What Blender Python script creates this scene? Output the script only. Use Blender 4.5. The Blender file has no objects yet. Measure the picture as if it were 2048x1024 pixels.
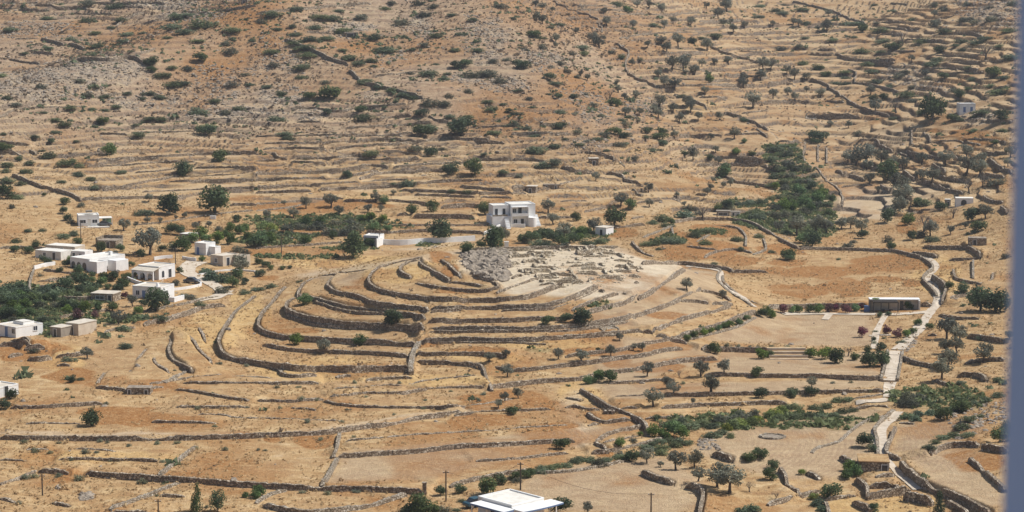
import bpy, math, random
import numpy as np
from mathutils import Vector, Matrix
R = math.radians
rng = np.random.default_rng(7)
random.seed(7)
sc = bpy.context.scene
col = sc.collection

# ------------------------------------------------------------------ camera, sky, sun, exposure
F_PX, PITCH, CAM_H = 4500.0, R(8.0), 83.0
cd = bpy.data.cameras.new('camera')
cam = bpy.data.objects.new('camera', cd); col.objects.link(cam)
cam.location = (0, 0, CAM_H); cam.rotation_euler = (R(90) - PITCH, 0, 0)
cd.sensor_width = 36; cd.lens = 36 * F_PX / 2048
cd.clip_start = 0.1; cd.clip_end = 20000
cd.dof.use_dof = True; cd.dof.focus_distance = 520; cd.dof.aperture_fstop = 8.5
sc.camera = cam
SUN_EL, SUN_AZ = R(54), R(6)        # sun from the right, a little behind the hills
sd = Vector((math.cos(SUN_AZ) * math.cos(SUN_EL), math.sin(SUN_AZ) * math.cos(SUN_EL), math.sin(SUN_EL)))
sl = bpy.data.lights.new('sun', 'SUN'); sl.energy = 4.9; sl.angle = R(0.5); sl.color = (1, 0.965, 0.90)
so = bpy.data.objects.new('sun', sl); col.objects.link(so)
so.rotation_euler = (-sd).to_track_quat('-Z', 'Y').to_euler(); so.location = (300, 300, 400)
w = bpy.data.worlds.new('World'); sc.world = w; w.use_nodes = True
nt = w.node_tree; bg = nt.nodes['Background']
sky = nt.nodes.new('ShaderNodeTexSky'); sky.sky_type = 'NISHITA'; sky.sun_disc = False
sky.sun_elevation = SUN_EL; sky.sun_rotation = math.pi / 2 - SUN_AZ
sky.dust_density = 1.5; sky.altitude = 80
nt.links.new(sky.outputs[0], bg.inputs[0]); bg.inputs[1].default_value = 0.085
sc.view_settings.view_transform = 'Standard'; sc.view_settings.look = 'None'
sc.view_settings.exposure = 0.08; sc.view_settings.gamma = 1.0
HAZE_DENSITY = 0.00010

# ------------------------------------------------------------------ helpers
def tag(o, label=None, cat=None, group=None, kind=None):
    if label: o['label'] = label
    if cat: o['category'] = cat
    if group: o['group'] = group
    if kind: o['kind'] = kind
    return o
def link(name, me, m=None, parent=None):
    if m is not None and len(me.materials) == 0: me.materials.append(m)
    o = bpy.data.objects.new(name, me); col.objects.link(o)
    if parent: o.parent = parent
    return o
def empty(name, loc, rz=0, sc_=1):
    o = bpy.data.objects.new(name, None); col.objects.link(o)
    o.location = loc; o.rotation_euler = (0, 0, rz); o.scale = (sc_,) * 3
    o.empty_display_size = 0.5
    return o
def pymesh(name, v, f, smooth=False):
    me = bpy.data.meshes.new(name); me.from_pydata([tuple(map(float, p)) for p in v], [], f); me.update()
    if smooth: me.shade_smooth()
    return me
def npmesh(name, V, Q, smooth=False):
    """fast mesh from vertex array and (n,k) face array"""
    V = np.ascontiguousarray(V, dtype=np.float32); Q = np.ascontiguousarray(Q, dtype=np.int32)
    me = bpy.data.meshes.new(name); n, k = Q.shape
    me.vertices.add(len(V)); me.vertices.foreach_set('co', V.ravel())
    me.loops.add(n * k); me.loops.foreach_set('vertex_index', Q.ravel())
    me.polygons.add(n); me.polygons.foreach_set('loop_start', np.arange(0, n * k, k, dtype=np.int32))
    me.update(calc_edges=True)
    me.polygons.foreach_set('use_smooth', np.full(n, smooth)); me.update()
    return me
class MB:
    def __init__(s): s.v = []; s.f = []
    def box(s, x0, x1, y0, y1, z0, z1):
        b = len(s.v)
        s.v += [(x0,y0,z0),(x1,y0,z0),(x1,y1,z0),(x0,y1,z0),(x0,y0,z1),(x1,y0,z1),(x1,y1,z1),(x0,y1,z1)]
        s.f += [tuple(b+i for i in q) for q in ((0,3,2,1),(4,5,6,7),(0,1,5,4),(1,2,6,5),(2,3,7,6),(3,0,4,7))]
        return s
    def prism(s, poly, y0, y1):
        """poly of (x,z), extruded along y"""
        b = len(s.v); n = len(poly)
        s.v += [(x, y0, z) for x, z in poly] + [(x, y1, z) for x, z in poly]
        s.f += [tuple(range(b, b+n)), tuple(range(b+2*n-1, b+n-1, -1))]
        s.f += [(b+i, b+n+i, b+n+(i+1) % n, b+(i+1) % n) for i in range(n)]
        return s
    def tube(s, pts, rads, n=7, cap=True):
        b0 = len(s.v)
        for i, (p, r) in enumerate(zip(pts, rads)):
            p = Vector(p); a = Vector(pts[max(i-1, 0)]); c = Vector(pts[min(i+1, len(pts)-1)])
            d = (c-a).normalized(); u = d.orthogonal().normalized()
            if i and u.dot(pu) < 0: u = -u
            pu = u; vv = d.cross(u)
            for k in range(n):
                t = 2*math.pi*k/n; s.v.append(tuple(p + u*math.cos(t)*r + vv*math.sin(t)*r))
        for i in range(len(pts)-1):
            for k in range(n):
                a = b0+i*n+k; c = b0+i*n+(k+1) % n
                s.f.append((a, c, c+n, a+n))
        if cap:
            s.f.append(tuple(b0+k for k in range(n-1, -1, -1))); s.f.append(tuple(b0+(len(pts)-1)*n+k for k in range(n)))
        return s
    def mesh(s, name): return pymesh(name, s.v, s.f)
    def build(s, name, m, parent=None): return link(name, s.mesh(name), m, parent)

# ------------------------------------------------------------------ noise (numpy)
def _h(ix, iy, seed):
    n = (ix.astype(np.int64) * 374761393 + iy.astype(np.int64) * 668265263 + seed * 1442695041) & 0xffffffff
    n = ((n ^ (n >> 13)) * 1274126177) & 0xffffffff
    return ((n ^ (n >> 16)) & 0xffff) / 65535.0
def vnoise(x, y, seed=0):
    ix = np.floor(x); iy = np.floor(y); fx = x-ix; fy = y-iy
    fx = fx*fx*(3-2*fx); fy = fy*fy*(3-2*fy)
    a = _h(ix, iy, seed); b = _h(ix+1, iy, seed); c = _h(ix, iy+1, seed); d = _h(ix+1, iy+1, seed)
    return (a*(1-fx)+b*fx)*(1-fy)+(c*(1-fx)+d*fx)*fy - 0.5
def fbm(x, y, wl, octv=3, seed=0):
    r = 0; amp = 1.0
    for i in range(octv):
        r = r + amp*vnoise(x/wl+17.3*i, y/wl-9.1*i, seed+i); wl /= 2.03; amp *= 0.5
    return r
def sstep(a, b, x):
    t = np.clip((x-a)/(b-a), 0, 1); return t*t*(3-2*t)

# ------------------------------------------------------------------ materials
MATS = {}
def mk(name):
    m = bpy.data.materials.new(name); m.use_nodes = True; MATS[name] = m
    return m, m.node_tree.nodes, m.node_tree.links, m.node_tree.nodes['Principled BSDF']
def ramp(N, L, fac, stops):
    r = N.new('ShaderNodeValToRGB'); L.new(fac, r.inputs[0])
    els = r.color_ramp.elements
    while len(els) > 1: els.remove(els[-1])
    els[0].position = stops[0][0]; els[0].color = (*stops[0][1], 1)
    for p, c in stops[1:]:
        e = els.new(p); e.color = (*c, 1)
    return r.outputs[0]
def noise(N, L, scale, detail=3, rough=0.55, vec=None, dist=0.0):
    n = N.new('ShaderNodeTexNoise'); n.inputs['Scale'].default_value = scale
    n.inputs['Detail'].default_value = detail; n.inputs['Roughness'].default_value = rough
    n.inputs['Distortion'].default_value = dist
    if vec is not None: L.new(vec, n.inputs['Vector'])
    return n.outputs['Fac']
def mixc(N, L, fac, a, b, mode='MIX'):
    m = N.new('ShaderNodeMix'); m.data_type = 'RGBA'; m.blend_type = mode
    for s, v in ((0, fac), (6, a), (7, b)):
        if isinstance(v, (tuple, list)): m.inputs[s].default_value = (*v, 1)
        elif isinstance(v, (int, float)): m.inputs[s].default_value = v
        else: L.new(v, m.inputs[s])
    return m.outputs[2]
def math_(N, L, op, a, b=0.0, clamp=False):
    m = N.new('ShaderNodeMath'); m.operation = op; m.use_clamp = clamp
    for i, v in enumerate((a, b)):
        if isinstance(v, (int, float)): m.inputs[i].default_value = v
        else: L.new(v, m.inputs[i])
    return m.outputs[0]
def bump(N, L, bs, h, strength, dist):
    b = N.new('ShaderNodeBump'); b.inputs['Strength'].default_value = strength; b.inputs['Distance'].default_value = dist
    L.new(h, b.inputs['Height']); L.new(b.outputs[0], bs.inputs['Normal'])
def objvec(N):
    t = N.new('ShaderNodeTexCoord'); return t.outputs['Object']
def geopos(N):
    t = N.new('ShaderNodeNewGeometry'); return t.outputs['Position']

def m_simple(name, ca, cb, scale=1.5, rough=0.85, bumpd=0.02, spec=0.3):
    m, N, L, bs = mk(name); v = geopos(N)
    n = noise(N, L, scale, 4, 0.6, v)
    L.new(ramp(N, L, n, [(0.35, ca), (0.65, cb)]), bs.inputs['Base Color'])
    bs.inputs['Roughness'].default_value = rough; bs.inputs['Specular IOR Level'].default_value = spec
    if bumpd: bump(N, L, bs, noise(N, L, scale*5, 3, 0.6, v), 0.6, bumpd)
    return m
def m_stone(name, dark, mid, light, cell=2.6):
    m, N, L, bs = mk(name); v = geopos(N)
    vo = N.new('ShaderNodeTexVoronoi'); vo.inputs['Scale'].default_value = cell; L.new(v, vo.inputs['Vector'])
    sep = N.new('ShaderNodeSeparateColor'); L.new(vo.outputs['Color'], sep.inputs[0])
    c = ramp(N, L, sep.outputs[0], [(0.0, dark), (0.45, mid), (1.0, light)])
    vd = N.new('ShaderNodeTexVoronoi'); vd.feature = 'DISTANCE_TO_EDGE'; vd.inputs['Scale'].default_value = cell; L.new(v, vd.inputs['Vector'])
    j = ramp(N, L, vd.outputs[0], [(0.0, (0, 0, 0)), (0.13, (1, 1, 1))])
    c = mixc(N, L, j, (dark[0]*.5, dark[1]*.5, dark[2]*.5), c)
    big = noise(N, L, 0.35, 4, 0.6, v)
    c = mixc(N, L, ramp(N, L, big, [(0.35, (0, 0, 0)), (0.7, (.55, .55, .55))]), c, (0.27, 0.19, 0.12))
    L.new(c, bs.inputs['Base Color']); bs.inputs['Roughness'].default_value = 0.95
    bs.inputs['Specular IOR Level'].default_value = 0.15
    bump(N, L, bs, j, 1.0, 0.12)
    return m
def m_leaf(name, a, b, c, var=0.35):
    m, N, L, bs = mk(name)
    at = N.new('ShaderNodeAttribute'); at.attribute_name = 'tone'; at.attribute_type = 'GEOMETRY'
    oi = N.new('ShaderNodeObjectInfo')
    cc = ramp(N, L, at.outputs['Fac'], [(0.0, a), (0.55, b), (1.0, c)])
    hs = N.new('ShaderNodeHueSaturation'); L.new(cc, hs.inputs['Color'])
    L.new(math_(N, L, 'ADD', math_(N, L, 'MULTIPLY', oi.outputs['Random'], 2*var), 1-var), hs.inputs['Value'])
    wn = N.new('ShaderNodeTexWhiteNoise'); wn.noise_dimensions = '1D'; L.new(oi.outputs['Random'], wn.inputs['W'])
    L.new(math_(N, L, 'ADD', math_(N, L, 'MULTIPLY', wn.outputs['Value'], 0.05), 0.475), hs.inputs['Hue'])
    L.new(math_(N, L, 'ADD', math_(N, L, 'MULTIPLY', wn.outputs['Value'], -0.4), 1.15), hs.inputs['Saturation'])
    L.new(hs.outputs[0], bs.inputs['Base Color'])
    bs.inputs['Roughness'].default_value = 0.7; bs.inputs['Specular IOR Level'].default_value = 0.2
    tr = N.new('ShaderNodeBsdfTranslucent'); L.new(hs.outputs[0], tr.inputs[0])
    mx = N.new('ShaderNodeMixShader'); mx.inputs[0].default_value = 0.36
    L.new(bs.outputs[0], mx.inputs[1]); L.new(tr.outputs[0], mx.inputs[2])
    L.new(mx.outputs[0], N['Material Output'].inputs['Surface'])
    return m

M_wall = m_stone('drystone', (0.19, 0.15, 0.11), (0.38, 0.31, 0.235), (0.62, 0.54, 0.43), 2.2)
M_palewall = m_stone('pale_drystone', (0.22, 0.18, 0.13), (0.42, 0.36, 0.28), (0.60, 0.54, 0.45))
M_ruin = m_stone('ruin_stone', (0.46, 0.38, 0.27), (0.64, 0.55, 0.41), (0.76, 0.68, 0.54), 1.6)
M_rock = m_simple('grey_rock', (0.17, 0.14, 0.11), (0.38, 0.32, 0.255), 1.2, 0.95, 0.08, 0.15)
M_white = m_simple('whitewash', (0.70, 0.70, 0.69), (0.82, 0.81, 0.79), 0.6, 0.8, 0.01)
M_roofb = m_simple('beige_roof', (0.50, 0.44, 0.36), (0.62, 0.56, 0.47), 0.8, 0.9)
M_roofw = m_simple('pale_roof', (0.60, 0.57, 0.51), (0.74, 0.71, 0.65), 0.8, 0.9)
M_beige = m_simple('beige_render', (0.47, 0.39, 0.30), (0.58, 0.50, 0.40), 0.7, 0.9)
M_grey = m_simple('grey_render', (0.22, 0.19, 0.155), (0.30, 0.26, 0.21), 0.7, 0.9)
M_pav = m_simple('pavilion_stone', (0.46, 0.41, 0.34), (0.56, 0.50, 0.42), 0.9, 0.9)
M_pane = m_simple('dark_glass_and_arch_shade', (0.03, 0.035, 0.045), (0.05, 0.055, 0.065), 2, 0.2, 0, 0.5)  # window glass, and the painted shade inside the arches
M_blue = m_simple('blue_paint', (0.10, 0.17, 0.33), (0.14, 0.22, 0.40), 2, 0.6, 0)
M_dark = m_simple('dark_wood', (0.035, 0.028, 0.022), (0.07, 0.055, 0.045), 3, 0.8)
M_pole = m_simple('pole_wood', (0.06, 0.045, 0.035), (0.11, 0.085, 0.065), 3, 0.9)
M_path = m_simple('pale_paving', (0.44, 0.36, 0.27), (0.60, 0.52, 0.42), 0.9, 0.9, 0.02)
M_bark = m_simple('bark', (0.07, 0.055, 0.045), (0.15, 0.125, 0.10), 5, 0.95)
M_tyre = m_simple('tyre_rubber', (0.015, 0.015, 0.015), (0.03, 0.03, 0.03), 5, 0.8, 0)
M_cardark = m_simple('car_paint_dark_teal', (0.02, 0.06, 0.08), (0.03, 0.075, 0.095), 2, 0.3, 0, 0.5)
M_cargrey = m_simple('car_paint_grey', (0.10, 0.11, 0.12), (0.13, 0.14, 0.15), 2, 0.3, 0, 0.5)
M_greensheet = m_simple('green_sheet', (0.16, 0.30, 0.22), (0.22, 0.38, 0.29), 2, 0.6, 0)
M_post = m_simple('blue_grey_paint', (0.50, 0.67, 0.98), (0.53, 0.70, 1.0), 2, 0.6, 0)
L_shrub = m_leaf('leaf_lentisk', (0.07, 0.09, 0.045), (0.135, 0.165, 0.085), (0.215, 0.25, 0.135))
L_grey = m_leaf('leaf_grey_scrub', (0.07, 0.078, 0.052), (0.135, 0.14, 0.095), (0.21, 0.21, 0.145))
L_olive = m_leaf('leaf_olive', (0.10, 0.105, 0.078), (0.185, 0.19, 0.14), (0.29, 0.295, 0.225))
L_dark = m_leaf('leaf_dark', (0.038, 0.058, 0.024), (0.08, 0.115, 0.048), (0.135, 0.175, 0.075))
L_bright = m_leaf('leaf_bright', (0.05, 0.09, 0.02), (0.11, 0.175, 0.045), (0.20, 0.28, 0.08))
L_lime = m_leaf('leaf_lime', (0.09, 0.12, 0.02), (0.20, 0.24, 0.05), (0.34, 0.38, 0.10))
L_pear = m_leaf('prickly_pear_pad', (0.06, 0.09, 0.05), (0.13, 0.18, 0.10), (0.26, 0.32, 0.20))
L_red = m_leaf('leaf_oleander_flower', (0.05, 0.03, 0.02), (0.17, 0.06, 0.07), (0.32, 0.10, 0.13))
L_dead = m_leaf('bare_twigs', (0.09, 0.08, 0.07), (0.16, 0.145, 0.13), (0.25, 0.23, 0.21))
L_tuft = m_leaf('dry_tuft', (0.38, 0.25, 0.12), (0.56, 0.40, 0.20), (0.72, 0.56, 0.32))
L_cover = m_leaf('leaf_cover', (0.09, 0.12, 0.055), (0.165, 0.205, 0.095), (0.26, 0.30, 0.15))
L_cushion = m_leaf('leaf_cushion', (0.13, 0.14, 0.085), (0.21, 0.225, 0.14), (0.31, 0.32, 0.21))
L_scrubm = m_leaf('hill_scrub', (0.09, 0.075, 0.05), (0.18, 0.15, 0.10), (0.28, 0.235, 0.16))

# ------------------------------------------------------------------ terrain, polar grid about the camera's foot
def px_az(px): return np.arctan((px-1024)/F_PX/math.cos(PITCH))
DR = np.concatenate([np.arange(2, 240, 11), np.arange(240, 600, .58), np.arange(600, 780, .7), np.arange(780, 1060, .95),
                     np.arange(1060, 1400, 4), np.geomspace(1400, 9000, 30)])
TH = np.concatenate([-np.linspace(1.3, .262, 26), np.linspace(-.25, .25, 1080), np.linspace(.262, 1.3, 26)])
NR, NC = len(DR), len(TH)
Dk = np.array([0, 60, 150, 250, 320, 430, 500, 560, 620, 680, 740, 820, 920, 1050, 1300, 1800, 3500, 9000.])
Pk = np.array([-3000, -200, 150, 600, 1100, 1300, 1500, 1700, 1900, 2060, 5000.])
near = [79, 60, 26]
far = [130, 190, 260]
T = np.array([
 [5, 5, 6, 7, 9, 11, 15, 24, 36, 52, 68, 88],
 [0.5, .5, 1, 2, 4, 7, 12, 20, 31, 46, 61, 85],
 [0, 0, 0.5, 1.5, 3, 6, 11, 20, 33, 49, 66, 88],
 [0, 0, 0, .5, 1.5, 4, 9.5, 21, 37, 56, 74, 95],
 [0, 0, 0, .5, 1, 2.5, 7, 17, 32, 51, 69, 90],
 [0, 0, 0, 0, 1, 1.5, 4.5, 12.5, 24, 39, 54, 77],
 [0, 0, 0, 0, 0, .8, 2.5, 7, 16, 29, 44, 70],
 [0, 0, 0, 0, 0, 0.3, 1.5, 5, 14, 28, 45, 72],
 [1, 1, 1, 1, 1.5, 3, 7, 13, 24, 39, 55, 78],
 [3, 3, 3, 3, 4.5, 8, 13, 21, 33, 48, 63, 84],
 [5, 5, 6, 7, 9, 12, 18, 28, 40, 56, 72, 92]])
T = np.array([near+list(r)+far for r in T])
def hermite(xs, ys, x):
    """cubic through ys (axis 0) at xs; x 1-D"""
    m = np.gradient(ys, xs, axis=0)
    i = np.clip(np.searchsorted(xs, x)-1, 0, len(xs)-2); h = xs[i+1]-xs[i]; t = (x-xs[i])/h
    sh = (-1,)+(1,)*(ys.ndim-1); t = np.clip(t, 0, 1).reshape(sh); h = h.reshape(sh)
    return ((2*t**3-3*t**2+1)*ys[i]+(t**3-2*t**2+t)*h*m[i]+(-2*t**3+3*t**2)*ys[i+1]+(t**3-t**2)*h*m[i+1])
colpx = 1024+np.tan(np.clip(TH, -1.2, 1.2))*F_PX*math.cos(PITCH)
Z = hermite(Pk, T, np.clip(colpx, -3000, 5000))        # NC x Dk
Z = hermite(Dk, Z.T.copy(), DR)                         # NR x NC
DG, TG = np.meshgrid(DR, TH, indexing='ij')
X = DG*np.sin(TG); Y = DG*np.cos(TG)
# the low terraced mound
XC, YC = 2.0, 508.0
def mound(X, Y):
    dx = X-XC; dy = Y-YC
    r = np.sqrt((dx/np.where(dx < 0, 66, 64))**2+(dy/np.where(dy < 0, 80, 72))**2)
    t = np.clip((1-r)/.68, 0, 1)
    return 11.0*(0.35*t+0.65*t*t*(3-2*t))
Z += mound(X, Y)
# small knoll right behind the mound
Z += 2.6*np.exp(-(((X-52)/24)**2+((Y-618)/26)**2))
# broad hillside relief
hs_ = sstep(640, 780, DG)
Z += hs_*(3.4*fbm(X, Y*0.6, 95, 3, 11)+0.9*fbm(X, Y, 22, 3, 31))
Z += (1-hs_)*sstep(230, 330, DG)*(0.9*fbm(X, Y, 60, 2, 5))*np.clip(1-mound(X, Y)/3, 0.15, 1)
# folds of the far slopes: a ravine running down to the valley and a rocky crest at upper left
def plan(px, py):
    u = (px-1024)/F_PX; v = (512-py)/F_PX; a = math.cos(PITCH)+v*math.sin(PITCH); th = math.atan2(u, a); td = (math.sin(PITCH)-v*math.cos(PITCH))/math.hypot(u, a)
    j = int(np.searchsorted(TH, th)); d = Z[:, j]-(CAM_H-DR*td); k = int(np.argmax((d > 0) & (DR > 200))); return DR[k]*math.sin(th), DR[k]*math.cos(th)
def linedist(pts):
    P = np.array([plan(*p) for p in pts]); best = np.full(X.shape, 1e9, np.float32); sg = np.ones(X.shape, np.float32)
    for i in range(len(P)-1):
        a, b = P[i], P[i+1]; d = b-a; t = np.clip(((X-a[0])*d[0]+(Y-a[1])*d[1])/(d@d), 0, 1)
        q = np.hypot(X-a[0]-t*d[0], Y-a[1]-t*d[1]); s = np.sign(d[0]*(Y-a[1])-d[1]*(X-a[0])); m = q < best; sg = np.where(m, s, sg); best = np.minimum(best, q)
    return best, sg
dd_, ss_ = linedist([(1120, 10), (1230, 90), (1262, 145), (1300, 170), (1345, 230), (1400, 300), (1450, 345)])
Z = Z-3.5*np.exp(-(dd_/16)**2)+5.5*np.exp(-((dd_*np.where(ss_ < 0, 1, -1)-52)/34)**2)*hs_
dd_, ss_ = linedist([(-80, 250), (120, 190), (330, 112), (470, 70), (640, 12)])
Z = Z+6.0*np.exp(-(dd_/24)**2)*hs_
dd_, ss_ = linedist([(560, 30), (640, 110), (740, 160), (860, 200)])
Z = Z+3.0*np.exp(-(dd_/20)**2)*hs_
# old contour terracing of the slopes: treads and steep risers that come and go along the hill
CP = np.broadcast_to(colpx[None, :], Z.shape)
tm = sstep(640, 675, DG)*(1-sstep(1150, 1300, DG))
upper = sstep(745, 800, DG)*(1-sstep(1150, 1320, CP))*(1-sstep(905, 950, DG))
wv = 2.2*fbm(X, Y, 40, 3, 141)+.5*fbm(X, Y, 9, 2, 145)
brk = np.clip(fbm(X, Y*2.2, 26, 3, 151)*4+1.5, 0, 1)
tm = tm*(1-.55*upper)*brk
S_ = np.where(DG < 745, 1.35, 1.9)
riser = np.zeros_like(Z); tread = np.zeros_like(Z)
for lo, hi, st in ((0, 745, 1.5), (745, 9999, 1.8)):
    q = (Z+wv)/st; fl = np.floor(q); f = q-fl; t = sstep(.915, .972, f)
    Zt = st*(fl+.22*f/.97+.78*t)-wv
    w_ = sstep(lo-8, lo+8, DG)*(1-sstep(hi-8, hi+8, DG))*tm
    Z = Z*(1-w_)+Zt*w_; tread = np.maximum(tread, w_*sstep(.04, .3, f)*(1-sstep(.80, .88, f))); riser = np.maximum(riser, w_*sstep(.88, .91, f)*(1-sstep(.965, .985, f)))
dth = TH[600]-TH[599]

def colheight(th):
    j = np.clip(np.searchsorted(TH, th)-1, 0, NC-2); t = (th-TH[j])/(TH[j+1]-TH[j])
    return Z[:, j]*(1-t)+Z[:, j+1]*t
def ray(px, py):
    u = (px-1024)/F_PX; v = (512-py)/F_PX; c, s = math.cos(PITCH), math.sin(PITCH)
    a = c+v*s; return math.atan2(u, a), (s-v*c)/math.hypot(u, a)
def cast(px, py):
    """where the photograph's ray (px,py of 2048x1024) meets the ground: distance, azimuth, x, y, z"""
    th, td = ray(px, py); hc = colheight(th); d = hc-(CAM_H-DR*td)
    k = np.argmax((d > 0) & (DR > 200))
    if k == 0: k = NR-1
    t = d[k-1]/(d[k-1]-d[k]) if d[k-1] < 0 else 1.0
    D = DR[k-1]+(DR[k]-DR[k-1])*t; z = hc[k-1]+(hc[k]-hc[k-1])*t
    return D, th, D*math.sin(th), D*math.cos(th), z
def gz(x, y):
    x = np.asarray(x, float); y = np.asarray(y, float)
    D = np.hypot(x, y); th = np.arctan2(x, y)
    i = np.clip(np.searchsorted(DR, D)-1, 0, NR-2); j = np.clip(np.searchsorted(TH, th)-1, 0, NC-2)
    a = np.clip((D-DR[i])/(DR[i+1]-DR[i]), 0, 1); b = np.clip((th-TH[j])/(TH[j+1]-TH[j]), 0, 1)
    return (Z[i, j]*(1-a)+Z[i+1, j]*a)*(1-b)+(Z[i, j+1]*(1-a)+Z[i+1, j+1]*a)*b
def proj(x, y, z):
    c, s = math.cos(PITCH), math.sin(PITCH); dz = z-CAM_H
    dep = y*c-dz*s; up = y*s+dz*c
    return 1024+F_PX*x/dep, 512-F_PX*up/dep
Z0 = Z.copy()
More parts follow.
